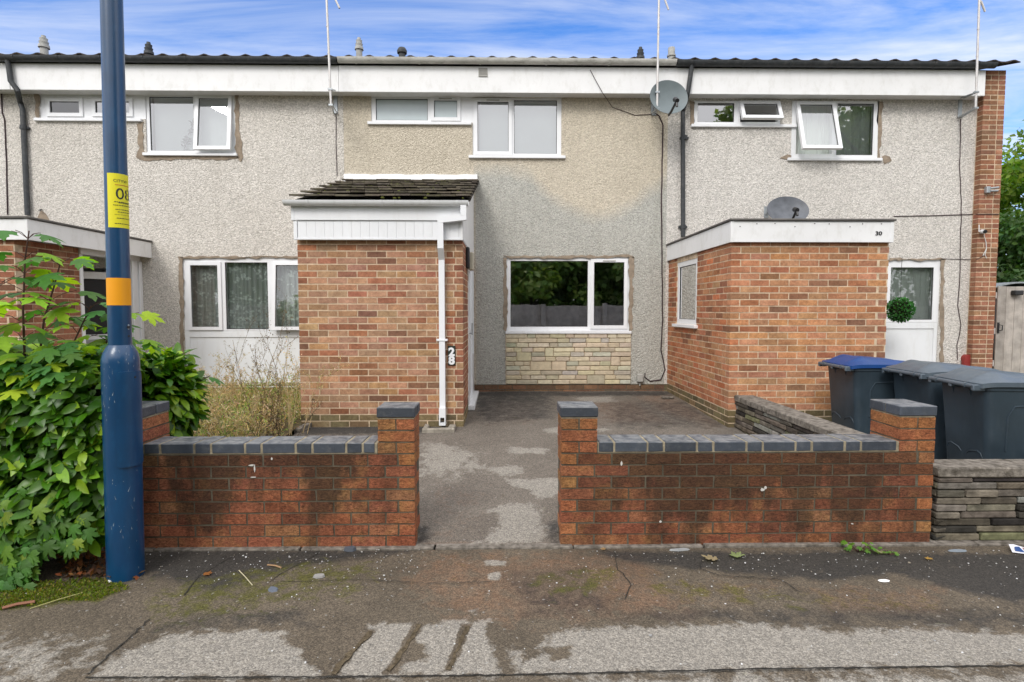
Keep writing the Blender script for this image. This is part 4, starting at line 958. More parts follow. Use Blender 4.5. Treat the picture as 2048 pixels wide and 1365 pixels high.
dbox(m, .2, DL - .2, .4, 1.05, .046, .055)
dbox(m, -.35, 0, .25, 2.15, -.02, .03)
dd = m.build('door', M['panelw'], h26)
m = MB(); dbox(m, .165, DL - .165, 1.205, 1.995, .012, .018); m.build('pane', M['gasket'], dd)
m = MB(); dbox(m, DL * .42, DL * .42 + .26, 1.08, 1.13, .056, .066); m.build('letterbox', M['galv'], dd)
V, Fs = text_mesh('26', .10, .002, .001); m = MB(); m.add([onD(DL * .80 + v[0], 1.09 + v[1], .058 + v[2]) for v in V], Fs); m.build('house_number', M['gasket'], dd)
a = at(18, 135, FY - .045); c = at(44, 190, F - .045); d = at(48, 431, F - .045)
round_pipe(h26, [(a.x, GY, GZ - .05), (a.x, FY - .05, GZ - .12), (a.x + .02, FY - .05, FZ0 + .1), (a.x + .10, FY - .04, FZ0 - .02), (c.x - .02, F - .06, FZ0 - .12), (c.x + .0, F - .045, FZ0 - .22), (c.x + .0, F - .045, d.z)], .036, 'gut_black', (4.3,))
# sliver of the next house
h24 = empty('terraced_house', 'sliver of the farthest left house, just the pebbledash at the photo edge', 'house', (-9, F, .27), 'terraced houses in the row')
m = MB(); m.slab(XL - 4.9, XL - .003, .33, 5.0, [], F, F + .14); m.build('wall', M['dash_pale'], h24)
m = MB(); m.box(XL - 4.9, XL - .003, F - .006, F + .13, .1, .329); m.build('plinth', M['mortar_dk'], h24)
fascia(h24, XL - 4.9, at(19, 160, FY).x); gutter(h24, XL - 4.9, at(-8, 122, GY).x, GZ, GY, GR, 'gut_black'); roof(h24, XL - 4.9, XL - .002)

# ================================================================== GARDEN WALLS
CH, BH = .0775, .067
def brick_wall(name, X0, X1, label, pl=.235, pr=.235, dl=.225, dr_=.225):
    t = empty(name, label, 'garden wall', ((X0 + X1) / 2, FW, 0), 'brick walls either side of the gateway'); th = .215; m = MB(); zb = .005
    nb, npr = 8, 11
    m.slab(X0 + pl, X1 - pr, -.05, zb + nb * CH - .004, [], FW + .004, FW + th - .004, 1)
    for (a, b, dp) in ((X0, X0 + pl, dl), (X1 - pr, X1, dr_)): m.box(a + .004, b - .004, FW + .0045, FW + dp - .004, -.05, zb + npr * CH - .01, 1, (1, 1, 1))
    sl = lambda s, k, st: U(.1, .35) if (s < pl - .13 or s > X1 - X0 - pr + .02) else (U(.45, .75) if (s < pl + .02 or s > X1 - X0 - pr - .16) else U(.85, 1.0))
    face_bricks(m, (X0, FW, 0), (1, 0, 0), (0, -1, 0), X1 - X0, zb, nb, CH, BH, PAL_RUST, own=(0, 0), sl=sl, j=.002)
    for Xp, sgn, dp in ((X0, -1, dl), (X1, 1, dr_)): face_bricks(m, (Xp, FW, 0), (0, 1, 0), (sgn, 0, 0), dp, zb, nb, CH, BH, PAL_RUST_P, own=(1, 1), j=.002)
    for (a, b, dp) in ((X0, X0 + pl, dl), (X1 - pr, X1, dr_)):
        z = zb + nb * CH
        for k in range(nb, npr):
            za = zb + k * CH; c = PAL_RUST_P
            if k % 2 == 0:      # two headers
                mid = (a + b) / 2
                m.box(a, mid - .005, FW, FW + dp, za, za + BH, 0, (*c(), .15), .002); m.box(mid + .005, b, FW, FW + dp, za, za + BH, 0, (*c(), .15), .002)
            else: m.box(a, b, FW - .001, FW + dp + .001, za, za + BH, 0, (*c(), .15), .002)
    m.build('brickwork', [M['rustic'], M['mortar_dk']], t)
    m = MB(); z0 = zb + nb * CH + .002; z1 = z0 + .066; x = X0 + pl + .012; k = 0; end = X1 - pr - .008; bl = lambda: (lambda g: (g, g, g))(U(.75, 1.25))
    M2 = []
    while x < end - .03:
        w_ = .108 if k % 2 == 0 else .218; e = min(x + w_, end)
        if end - e < .04: e = end
        if k % 2 == 0: m.bbox(x, e - .013, FW - .004, FW + th + .006, z0, z1, .005, 0, bl(), .0015)
        else:
            m.bbox(x, e - .013, FW - .004, FW + .098, z0, z1, .005, 0, bl(), .0015); m.bbox(x, e - .013, FW + .107, FW + th + .006, z0, z1 - U(0, .003), .005, 0, bl(), .0015)
        x = e; k += 1
    m.box(X0 + pl + .004, X1 - pr - .004, FW + .0005, FW + th - .004, z0 - .004, z1 - .004, 1, (1, 1, 1))
    for (a, b, dp) in ((X0, X0 + pl, dl), (X1 - pr, X1, dr_)):
        z2 = zb + npr * CH + .001; mid = FW + dp / 2
        m.bbox(a - .006, b + .006, FW - .006, mid - .004, z2, z2 + .066, .005, 0, bl(), .001); m.bbox(a - .006, b + .006, mid + .004, FW + dp + .006, z2, z2 + .065, .005, 0, bl(), .001)
        m.box(a + .002, b - .002, FW + .004, FW + dp - .002, z2 - .01, z2 + .058, 1, (1, 1, 1))
    m.build('coping', [M['blue_brick'], M['mortar_pale']], t)
    return t
brick_wall('brick_garden_wall', -2.56, at(829, 950, FW).x, 'short red brick garden wall with dark blue coping, beside the blue pole', dl=.30)
brick_wall('brick_garden_wall', at(1122, 950, FW).x, at(1867, 950, FW).x, 'longer stained red brick garden wall with dark blue coping, right of the gateway', dr_=.30)

def rock_wall(name, label, X0, X1, Y0, Y1, z0, z1, axis, group):
    t = empty(name, label, 'garden wall', ((X0 + X1) / 2, (Y0 + Y1) / 2, 0), group); m = MB(); ct = .07
    PAL = pick([(3, (.78, .67, .52)), (2, (.92, .83, .68)), (2, (.45, .39, .31)), (1, (1.2, 1.14, 1.02)), (1, (.72, .70, .42)), (1, (.2, .18, .16))]); PAL2 = lambda: tuple(v * .27 for v in PAL())
    m.box(X0 + .03, X1 - .03, Y0 + .03, Y1 - .03, -.1, z1 - ct, 1, (1, 1, 1))
    L0, L1 = (X0, X1) if axis == 'x' else (Y0, Y1); z = z0
    while z < z1 - ct - .02:
        h = min(U(.046, .054), z1 - ct - z); s = L0
        if z1 - ct - z - h < .02: h = z1 - ct - z
        while s < L1 - .01:
            e = min(s + U(.14, .42), L1)
            if L1 - e < .05: e = L1
            c = tuple(v * .27 for v in PAL()); d = U(-.012, .014)
            if axis == 'x': m.bbox(s + .003, e - U(.003, .02), Y0 + d, Y0 + .06, z + .003, z + h - .003, .006, 0, c, .0022)
            else:
                m.bbox(X0 + d, X0 + .06, s + .002, e - .003, z + .003, z + h - .004, .007, 0, c, .004)
            s = e
        z += h
    if axis == 'x':
        z = z0
        while z < z1 - ct - .02: h = U(.04, .06); h = min(h, z1 - ct - z); m.bbox(X0 + U(-.008, .008), X0 + .08, Y0 + .004, Y1 - .004, z + .002, z + h - .002, .01, 0, PAL2(), .005); z += h
    m.build('stonework', [M['rock'], M['black_joint']], t)
    m = MB(); s = L0
    while s < L1 - .01:
        e = min(s + U(.5, .62), L1)
        if L1 - e < .1: e = L1
        if axis == 'x': m.bbox(s, e - .006, Y0 - .012, Y1 + .012, z1 - ct + .001, z1, .009, 0, (1, 1, 1), .002)
        else: m.bbox(X0 - .012, X1 + .012, s, e - .006, z1 - ct + .001, z1, .009, 0, (1, 1, 1), .002)
        s = e
    m.build('coping', M['concrete'], t)
rock_wall('stone_garden_wall', 'low weathered stone-faced wall running back from the gateway wall to the number 30 porch', 2.68, 2.88, 3.96, QY + .03, .0, .575, 'y', 'low stone-faced walls')
rock_wall('stone_garden_wall', 'low blackened stone-faced wall in front of the wheelie bins at the right edge', at(1874, 1000, FW + .03).x, 7.5, FW + .03, FW + .23, -.0, .505, 'x', 'low stone-faced walls')

# garden edging kerb stub near porch 28, gully surround
m = MB(); a = gp(588, 868, .18); b = gp(632, 846, .21)
m.add([(a[0], a[1], .12), (a[0] + .07, a[1], .12), (b[0] + .07, b[1], .14), (b[0], b[1], .14), (a[0], a[1], .235), (a[0] + .07, a[1], .235), (b[0] + .07, b[1], .27), (b[0], b[1], .27)], [(0, 3, 2, 1), (4, 5, 6, 7), (0, 1, 5, 4), (1, 2, 6, 5), (2, 3, 7, 6), (3, 0, 4, 7)])
tag(m.build('edging_stone', M['concrete'], shift=(a[0], a[1], .12)), 'brown kerb stone slanting beside the dried weeds at the porch corner', 'kerb stone')
t = empty('drain_gully', 'broken mortar surround of the gully under the white downpipe', 'drain', (dx, PYF - .12, .2))
m = MB(); yq = PYF; zg = .205
m.bbox(dx - .21, dx + .15, yq - .26, yq - .20, zg - .06, zg + .030, .008, j=.006); m.bbox(dx - .21, dx - .15, yq - .19, yq - .03, zg - .06, zg + .034, .008, j=.006); m.bbox(dx + .08, dx + .15, yq - .19, yq - .03, zg - .06, zg + .04, .008, j=.008)
m.build('surround', simple('gully_mortar', (.40, .36, .30), .95, .2, var=.25, vs=15, bs_=.8, bsc=60), t)
m = MB(); m.box(dx - .149, dx + .079, yq - .19, yq - .03, zg - .1, zg - .002); m.build('grate', M['gasket'], t)

# ================================================================== BLUE POLE
pb = gp(252, 1150); PYP = pb[1]; top = at(223, 0, PYP); PX = pb[0]
lean = (top.x - PX) / top.z
pole = empty('lamp_post', 'tall blue street pole with an orange band and a yellow label', 'lamp post', (PX, PYP, 0))
def pc(z): return (PX + lean * z, PYP)
zn = at(240, 690, PYP).z; zt_ = zn - .10
def cyl(mb, prof, m_=0, n=40, a0=0, a1=2 * math.pi, closed=True):
    vs = []; fs = []; K = n if closed else n + 1
    for r, z in prof:
        cx, cy = pc(z)
        for k in range(K): t_ = a0 + (a1 - a0) * k / n; vs.append((cx + r * math.cos(t_), cy + r * math.sin(t_), z))
    for i in range(len(prof) - 1):
        for k in range(n): k2 = (k + 1) % K; fs.append((i * K + k, i * K + k2, (i + 1) * K + k2, (i + 1) * K + k))
    mb.add(vs, fs, m_)
RB, RS = .0945, .0585
rs = lambda z: RS - (z - zn) * .0022
m = MB(); cyl(m, [(RB, -.05), (RB, zt_ - .005), (RB * .985, zt_ + .02), (RB * .90, zt_ + .055), (RB * .76, zt_ + .082), (RS + .006, zn - .006), (RS + .002, zn)])
m.build('base', M['pole'], pole, smooth=True)
m = MB(); cyl(m, [(RS, zn - .01), (rs(2), 2), (rs(4), 4), (rs(6.5), 6.5)]); sh = m.build('shaft', M['pole'], pole, smooth=True)
def on(px_, py__): return at(px_, py__, PYP - RS)
zb0_, zb1_ = at(240, 611, PYP - RS).z, at(240, 556, PYP - RS).z
m = MB(); cyl(m, [(rs(zb0_) + .0012, zb0_), (rs(zb1_) + .0012, zb1_)]); m.build('orange_band', M['orange'], pole, smooth=True)
zl0, zl1 = at(240, 455, PYP - RS).z, at(240, 346, PYP - RS).z
# angles measured round the shaft; the camera sees about -55 degrees
A0, A1 = RAD(-101), RAD(60); m = MB(); cyl(m, [(rs(zl0) + .0012, zl0), (rs(zl1) + .0012, zl1)], n=24, a0=A0, a1=A1, closed=False); lab = m.build('label', M['yellow'], pole, smooth=True)
def wrap(V, a_mid, z_, sx=1.0, off=.0022):
    out = []
    for v in V:
        z = z_ + v[1]; r = rs(z) + off; t_ = a_mid + v[0] * sx / rs(z); cx, cy = pc(z); out.append((cx + r * math.cos(t_), cy + r * math.sin(t_), z))
    return out
am = RAD(-17); lh = zl1 - zl0
for s_, sz, fr, bo in (('08', .088, .53, .0), ('CITYW', .022, .84, 0)):
    V, Fs = text_mesh(s_, sz, 0, bo); m = MB(); m.add(wrap(V, am if s_ == '08' else am - .3, zl0 + lh * fr, 1.0), Fs); m.build('label_number' if s_ == '08' else 'label_heading', M['ink'], lab)
m = MB()

for fr, wd in ((.47, .05), (.455, .03), (.41, .055), (.33, .045), (.285, .035), (.17, .04), (.07, .05)):   # small lines of print, too fine to read
    x = -wd
    while x < wd:
        e = min(x + U(.005, .012), wd); z_ = zl0 + lh * fr; m.add(wrap([(x, 0, 0), (e, 0, 0), (e, .0035, 0), (x, .0035, 0)], am, z_), [(0, 1, 2, 3)]); x = e + .002
for k in range(10): x = -.05 + k * .01; m.add(wrap([(x, 0, 0), (x + .0102, 0, 0), (x + .0102, .0012, 0), (x, .0012, 0)], am, zl0 + lh * .24), [(0, 1, 2, 3)])
tag(m.build('small_print', M['ink'], lab), kind='stuff')
m = MB()
for k in range(10): x = -.045 + k * .01; m.add(wrap([(x, 0, 0), (x + .0102, 0, 0), (x + .0102, .003, 0), (x, .003, 0)], am, zl0 + lh * .785), [(0, 1, 2, 3)])
m.build('label_line', M['inkred'], lab)
# inspection door: a curved plate with rounded corners standing proud of the base
zd1, zd0 = at(262, 745, PYP - RB).z, at(262, 937, PYP - RB).z
m = MB(); n = 20; aa0, aa1 = RAD(-72), RAD(12); rr = RB + .011; vs = []; fs = []
def prof_x(t_):
    return (zd1 - zd0)
for i in range(n + 1):
    t_ = aa0 + (aa1 - aa0) * i / n; e = min(i, n - i) / n * (aa1 - aa0) * rr; rc = .028; cut = rc - math.sqrt(max(0, rc * rc - max(0, rc - e) ** 2)) if e < rc else 0
    for z in (zd0 + cut * .6, zd1 - cut): 
        cx, cy = pc(z); vs += [(cx + rr * math.cos(t_), cy + rr * math.sin(t_), z), (cx + (RB - .002) * math.cos(t_), cy + (RB - .002) * math.sin(t_), z)]
for i in range(n): a = 4 * i; b = a + 4; fs += [(a, b, b + 2, a + 2), (a, a + 1, b + 1, b), (a + 2, b + 2, b + 3, a + 3)]
fs += [(0, 2, 3, 1), (4 * n, 4 * n + 1, 4 * n + 3, 4 * n + 2)]
m.add(vs, fs); m.build('inspection_door', M['pole'], pole, smooth=True)
def knob(pxx, pyy, r, mt, nm, base, rr_=None):
    R_b = rr_ or RS; q = at(pxx, pyy, PYP - R_b * .6); cx, cy = pc(q.z); dx_ = max(-.98, min(.98, (q.x - cx) / R_b)); t_ = -math.acos(dx_); n_ = Vector((math.cos(t_), math.sin(t_), 0)); c_ = Vector((cx, cy, q.z)) + n_ * R_b
    k = MB(); k.tube([c_ - n_ * .002, c_ + n_ * .0018], r, 12); return k.build(nm, mt, base)
knob(254, 655, .010, M['black'], 'cable_hole', pole); knob(253, 651, .005, M['scuff'], 'screw', pole); knob(253, 658, .005, M['scuff'], 'screw', pole); knob(256, 673, .006, M['black'], 'cable_hole', pole); knob(263, 756, .006, M['black'], 'cable_hole', pole, RB + .011)
m = MB()
for k in range(95):      # chips and scratches in the paint
    t_ = U(RAD(-150), RAD(-5)); z = U(.03, .85) if k < 34 else U(.9, 1.35); r = RB + .0006; L_ = U(.004, .034) * (1 if k % 3 else .4); s_ = U(-.6, .6); cx, cy = pc(z); wv = U(.012, .045)
    m.add([(cx + r * math.cos(t_), cy + r * math.sin(t_), z), (cx + r * math.cos(t_ + wv), cy + r * math.sin(t_ + wv), z), (cx + r * math.cos(t_ + wv * .7 + s_ * L_ * 8), cy + r * math.sin(t_ + wv * .7 + s_ * L_ * 8), z + L_)], [(0, 1, 2)])
tag(m.build('paint_chips', M['scuff'], pole), kind='stuff')

# ================================================================== WHEELIE BINS
def rr_sec(hx, hy, cx, z, rc, n=6, zt=0):
    P = []
    for q, (sx, sy) in enumerate(((1, 1), (-1, 1), (-1, -1), (1, -1))):
        for k in range(n + 1):
            a = math.pi / 2 * (q + k / n); P.append((cx + sx * (hx - rc) + rc * math.cos(a), sy * (hy - rc) + rc * math.sin(a), z + zt * (cx + sx * hx)))
    return P
def loft(mb, secs, m_=0, cap0=True, cap1=True):
    n = len(secs[0]); vs = [p for s in secs for p in s]; fs = []
    for i in range(len(secs) - 1):
        for k in range(n): fs.append((i * n + k, i * n + (k + 1) % n, (i + 1) * n + (k + 1) % n, (i + 1) * n + k))
    if cap0: fs.append(tuple(range(n - 1, -1, -1)))
    if cap1: fs.append(tuple(len(vs) - n + k for k in range(n)))
    mb.add(vs, fs, m_)
def make_bin():
    b = empty('wheelie_bin', 'bin', 'wheelie bin', (0, 0, 0), 'wheelie bins in the front yard')
    m = MB()
    loft(m, [rr_sec(.235, .225, -.02, .05, .05), rr_sec(.25, .235, -.015, .09, .05), rr_sec(.30, .262, .0, .62, .055), rr_sec(.335, .278, .01, .945, .055), rr_sec(.337, .280, .01, .955, .055), rr_sec(.352, .288, .01, .958, .06), rr_sec(.352, .288, .01, .992, .06)], cap1=False)
    m.build('body', M['bin'], b, smooth=True)
    m = MB()     # moulded contour lines: arches over the wheels, grips, rib lines
    def xb(z): return -.255 - (z - .05) * .0785
    for sy in (-1, 1):
        m.tube([(xb(.42), sy * .20, .43), (xb(.46) - .002, sy * .185, .462), (xb(.47) - .002, sy * .15, .475), (xb(.45) - .002, sy * .06, .455), (xb(.43), sy * .03, .43)], .007, 6)
        def yb(z): return .225 + (z - .05) * .062
        m.tube([(-.17, sy * (yb(.55) + .002), .5), (-.17, sy * (yb(.78)), .76), (-.13, sy * yb(.84), .84), (.10, sy * yb(.86), .85)], .007, 6)
    m.tube([(xb(.95) - .005, -.10, .945), (xb(.8), -.10, .88)], .006, 5); m.tube([(xb(.95) - .005, .10, .945), (xb(.8), .10, .88)], .006, 5)
    m.build('moulding', M['bin'], b, smooth=True)
    m = MB(); m.tube([(-.405, -.255, .985), (-.405, .255, .985)], .0165, 12)
    for yy in (-.255, 0, .255): m.bbox(-.418, -.33, yy - .017, yy + .017, .950, 1.0, .007)
    for yy in (-.17, .17): m.tube([(-.405, yy - .012, .985), (-.405, yy + .012, .985)], .022, 12)
    m.build('handle', M['lid'], b, smooth=True)
    m = MB()      # lid: domed panel with two ridges, skirt all round
    nx_, ny_ = 22, 18; hx, hy, cx = .385, .305, -.0
    vs = []; fs = []
    for i in range(nx_ + 1):
        for k in range(ny_ + 1):
            u_ = -1 + 2 * i / nx_; v_ = -1 + 2 * k / ny_
            ex = abs(u_) ** 6; ey = abs(v_) ** 6
            z = 1.008 + .050 * (1 - .75 * max(u_, -.2)) * (1 - v_ * v_ * .75) * (1 - ex)
            rdg = math.exp(-((abs(v_) - .52) / .12) ** 2) * .022 * (1 - abs(u_) ** 4); z += rdg
            z += .020 * math.exp(-((u_ + .55) / .16) ** 2) * (1 - v_ ** 4)
            z += .012 * (1 if abs(v_) < .33 and -.1 < u_ < .6 else 0) * .6
            sc = 1 - .05 * (ex * ey)
            vs.append((cx + hx * u_ * sc - (.0), hy * v_ * sc * (1 - .05 * max(0, u_)), z))
    for i in range(nx_):
        for k in range(ny_): a = i * (ny_ + 1) + k; fs.append((a, a + ny_ + 1, a + ny_ + 2, a + 1))
    rim = [i * (ny_ + 1) for i in range(nx_ + 1)] + [nx_ * (ny_ + 1) + k for k in range(1, ny_ + 1)] + [i * (ny_ + 1) + ny_ for i in range(nx_ - 1, -1, -1)] + [k for k in range(ny_ - 1, 0, -1)]
    base = len(vs); vs += [(vs[r][0] * 1.006, vs[r][1] * 1.006, vs[r][2] - .034) for r in rim]; n = len(rim)
    for q in range(n): fs.append((rim[q], base + q, base + (q + 1) % n, rim[(q + 1) % n]))
    b2 = len(vs); vs += [(vs[r][0] * .97, vs[r][1] * .97, vs[r][2] - .030) for r in rim]
    for q in range(n): fs.append((base + q, b2 + q, b2 + (q + 1) % n, base + (q + 1) % n))
    m.add(vs, fs); m.bbox(.36, .41, -.13, .13, .985, 1.012, .01)
    m.build('lid', M['lid'], b, smooth=True)
    for sy in (-1, 1):
        m = MB(); m.tube([(-.255, sy * .235, .1), (-.255, sy * .285, .1)], .1, 24); m.build('wheel', M['black'], b, smooth=True)
    return b
bin0 = make_bin()
def copy_tree(o, parent=None):
    c = o.copy(); COL.objects.link(c); c.parent = parent
    for ch in list(o.children): copy_tree(ch, c)
    return c
bspots = [(3.40 + .40, 5.72, RAD(-3), 'wheelie bin with a bright blue lid, farthest from the street'), (3.66 + .40, 5.08, RAD(-2), 'dark grey wheelie bin with a grey lid, between the blue-lidded bin and the nearest bin'),
          (3.55 + .40, 4.34, RAD(-7), 'dark grey wheelie bin with a grey lid, nearest to the street wall')]
bins = [bin0, copy_tree(bin0), copy_tree(bin0)]
for b, (x, y, a, lb) in zip(bins, bspots): b.location = (x, y, 0); b.rotation_euler = (0, 0, a); b['label'] = lb
for ch in bins[0].children:
    if ch.name.startswith('lid'): ch.data = ch.data.copy(); ch.data.materials[0] = M['lid_blue']; ch['label'] = 'bright blue lid'

# ================================================================== DISHES, AERIALS, CABLES
def dish(label, c, wd, ht, facing, mat, wall_y, bra):
    """c = centre of the dish, facing = direction it looks, bra = where the bracket meets the wall"""
    t = empty('satellite_dish', label, 'satellite dish', (bra[0], wall_y, bra[2]), 'satellite dishes on the house fronts')
    f_ = Vector(facing).normalized(); rt = f_.cross(Vector((0, 0, 1))).normalized(); up = rt.cross(f_).normalized(); c = Vector(c)
    m = MB(); vs = []; fs = []; nr, na = 7, 36
    for side_ in (0, 1):
        b0 = len(vs)
        for i in range(nr + 1):
            rr_ = i / nr
            for k in range(na):
                a = 2 * math.pi * k / na; dpt = (.055) * (1 - rr_ ** 2) + side_ * .006
                p = c + rt * (wd / 2 * rr_ * math.cos(a)) + up * (ht / 2 * rr_ * math.sin(a)) - f_ * dpt; vs.append(p)
        for i in range(nr):
            for k in range(na): k2 = (k + 1) % na; fs.append((b0 + i * na + k, b0 + (i + 1) * na + k, b0 + (i + 1) * na + k2, b0 + i * na + k2))
    o1 = nr * na; o2 = (nr + 1) * na + nr * na
    for k in range(na): k2 = (k + 1) % na; fs.append((o1 + k, o2 + k, o2 + k2, o1 + k2))
    m.add(vs, fs); m.build('reflector', mat, t, smooth=True)
    foc = c - up * ht * .38 + f_ * .26
    m = MB(); m.tube([c - up * ht * .52 - f_ * .03, c - up * ht * .5 + f_ * .06, foc], .017, 8); m.build('arm', M['black'], t, smooth=True)
    m = MB(); m.tube([foc + f_ * .02 - up * .01, foc - f_ * .05 + up * .045], [.030, .036], 12); m.tube([foc - up * .03, foc - up * .085], .018, 8); m.build('lnb', M['black'], t, smooth=True)
    w_ = Vector(bra); m = MB(); m.tube([c - f_ * .07, c - f_ * .13, w_ + Vector((0, -.05, .02))], .017, 8); m.bbox(w_.x - .035, w_.x + .035, wall_y - .014, wall_y - .002, w_.z - .09, w_.z + .09, .003)
    m.tube([w_ + Vector((0, -.01, -.05)), w_ + Vector((0, -.06, .02))], .012, 6); m.build('bracket', M['galv'], t, smooth=True)
    return t
YD = 8.30; c = at(1338, 194, YD)
br = at(1308, 220, F)
dish('pale grey satellite dish high under the gutter between the middle and right houses', (c.x, YD, c.z), .57, .50, (.10, -1, .12), M['dish'], F, (br.x, F, br.z))
YD2 = 8.35; c = at(1576, 420, YD2); br = at(1532, 425, F)
dish('dark grey satellite dish standing just above the flat porch roof', (c.x, YD2, c.z), .60, .46, (-.10, -1, .42), M['dish_dk'], F, (br.x, F, br.z))

def aerial(label, pbase, ptop, brz, tip):
    YM = 8.30; b0 = at(*pbase, YM); t0 = at(*ptop, YM); d = (t0 - b0); br0 = at(*brz[0], F); br1 = at(*brz[1], F)
    t = empty('tv_aerial', label, 'TV aerial', (br0.x, F, br1.z), 'TV aerials on the house fronts')
    tt = b0 + d * 1.04
    m = MB(); m.tube([b0, tt + Vector((0, 0, .35))], .016, 10)
    for k in (.25, .5, .75): q = b0 + d * k; m.tube([q - d.normalized() * .006, q + d.normalized() * .006], .018, 10)
    m.build('mast', M['mast'], t, smooth=True)
    m = MB(); m.bbox(br0.x - .03, br0.x + .03, F - .016, F - .002, br1.z, br0.z, .003); bk = m.build('bracket', M['galv'], t)
    for q, zz in ((b0 + d * (.16 if len(brz) < 3 else brz[2]), br0.z), (b0 + d * .01, br1.z)):
        m = MB(); m.tube([(br0.x - .025, F - .01, zz), (q.x, YM + .01, q.z)], .011, 6); m.tube([(br0.x + .025, F - .01, zz), (q.x + .02, YM + .01, q.z)], .009, 6); m.box(q.x - .03, q.x + .03, YM - .022, YM + .022, q.z - .012, q.z + .012); m.build('bracket_arm', M['galv'], bk)
    # yagi boom with its short rods, mostly above the frame
    top_ = tt + Vector((0, 0, .22)); m = MB(); u_ = Vector((.97, -.2, .04)).normalized(); s_ = Vector((.2, .95, 0)).normalized()
    m.tube([top_ - u_ * .15, top_ + u_ * .75], .009, 6)
    for k in range(9): q = top_ + u_ * (-.05 + k * .09); m.tube([q - s_ * .10, q + s_ * .10], .004, 5)
    m.build('antenna', M['mast'], t)
    m = MB(); v_ = at(*tip[0], YM); v2 = at(*tip[1], YM); m.tube([v_, v2], .014, 8); m.tube([v_, top_], .006, 5); m.build('reflector', M['mast'], t)
    return t
aerial('TV aerial mast on a steel bracket left of the cream render', (662, 213), (652, 0), [(671, 182), (673, 228)], [(671, 0), (679, 17)])
aerial('TV aerial mast rising behind the pale satellite dish', (1314, 220), (1318, 0), [(1306, 190), (1308, 228)], [(1330, 0), (1337, 20)])
aerial('TV aerial mast on a long bracket beside the brick gable', (1951, 219), (1958, 5), [(1920, 198), (1922, 236)], [(1962, 3), (1970, 24)])

def cable(name, label, pts, r=.006, mat='cable', wob=2, Y=F - .008, group=None):
    P = []
    for i in range(len(pts) - 1):
        a, b = pts[i], pts[i + 1]; L_ = math.hypot(b[0] - a[0], b[1] - a[1]); n = max(1, int(L_ / 18))
        for k in range(n): t_ = k / n; P.append((a[0] + (b[0] - a[0]) * t_ + U(-wob, wob) * .5, a[1] + (b[1] - a[1]) * t_, (a[2] if len(a) > 2 else Y)))
    P.append((*pts[-1][:2], (pts[-1][2] if len(pts[-1]) > 2 else Y)))
    V = [at(p[0], p[1], p[2]) for p in P]; m = MB(); m.tube(V, r, 6)
    return tag(m.build(name, M[mat], shift=V[-1]), label, 'cable', group)
G_C = 'cables clipped to the house fronts'
cable('cable', 'dark cable running down from the pale dish and hooking back at the wall foot', [(1309, 226), (1318, 232), (1326, 250), (1323, 400), (1325, 640), (1322, 700), (1330, 740), (1322, 760), (1300, 763), (1290, 755), (1290, 747)], .009, group=G_C, wob=.8)
cable('cable', 'thin cable drooping from the gutter to the pale satellite dish', [(1180, 140, FY - .01), (1205, 186, FY - .01), (1225, 215), (1270, 231), (1305, 229)], .0045, wob=.5, group=G_C)
cable('cable', 'reddish cable wandering down the render beside the brick gable', [(1922, 238), (1920, 330), (1923, 420), (1919, 560), (1916, 612), (1922, 650), (1914, 690), (1915, 720)], .006, group=G_C)
cable('cable', 'dark cable running level from the porch roof to the gable corner', [(1788, 433), (1860, 432), (1950, 429), (1952, 429, F - .13), (1998, 429, F - .13)], .006, wob=.3, group=G_C)
cable('cable', 'thin cable running level at the top of the ground-floor window to the gable camera', [(1888, 518), (1950, 520), (1952, 520, F - .13), (1968, 512, F - .13)], .004, wob=.3, group=G_C)
cable('cable', 'thin dark cable dropping from the left aerial bracket to the tiled porch', [(672, 228), (672, 290), (674, 352)], .005, wob=.5, group=G_C)
cable('cable', 'purple-brown cable down the render at the far left edge', [(3, 180), (4, 225), (9, 240), (13, 330), (15, 430)], .009, wob=.6, group=G_C)
# camera and floodlight on the gable, red box, junction box
YG = F - .12
c = at(1965, 464, YG - .06); t = empty('security_camera', 'small white and black security camera with a stubby aerial on the brick gable', 'security camera', (c.x, YG, c.z))
m = MB(); m.tube([(c.x + .015, YG - .03, c.z + .01), (c.x - .01, YG - .115, c.z - .005)], .030, 14); m.bbox(c.x + .03, c.x + .07, YG - .03, YG - .002, c.z - .02, c.z + .03, .004); m.build('body', M['upvc'], t, smooth=True)
m = MB(); m.tube([(c.x - .01, YG - .116, c.z - .005), (c.x - .013, YG - .128, c.z - .007)], .028, 14); m.build('lens', M['black'], t)
m = MB(); m.tube([(c.x - .045, YG - .05, c.z), (c.x - .05, YG - .05, c.z + .11)], .006, 6); m.build('antenna', M['upvc'], t)
m = MB(); m.tube([at(1968, 470, YG - .02), at(1972, 485, YG - .015), at(1973, 497, YG - .015), at(1970, 510, YG - .02), at(1973, 517, YG - .02)], .006, 6); m.tube([at(1973, 497, YG - .015), at(1966, 512, YG - .02)], .005, 6); m.build('lead', M['cable_w'], t)
c = at(1981, 380, YG - .04); t = empty('light_fitting', 'small grey twin light fitting high on the brick gable', 'outside light', (c.x, YG, c.z))
m = MB(); m.bbox(c.x - .07, c.x - .01, YG - .06, YG - .002, c.z - .05, c.z + .05, .006); m.build('housing', M['galv'], t)
m = MB(); m.tube([(c.x - .01, YG - .05, c.z + .02), (c.x + .10, YG - .07, c.z + .03)], .016, 8); m.tube([(c.x - .01, YG - .05, c.z - .02), (c.x + .09, YG - .07, c.z - .02)], .016, 8); m.build('lamp', M['galv'], t, smooth=True)
r_ = rect(1920, 711, 1937, 760, F); m = MB(); m.bbox(r_[0], r_[1], F - .09, F - .003, r_[2], r_[3] - .03, .02); m.tube([((r_[0] + r_[1]) / 2, F - .088, r_[3] - .05), ((r_[0] + r_[1]) / 2, F - .004, r_[3] - .05)], (r_[1] - r_[0]) / 2 - .002, 18)
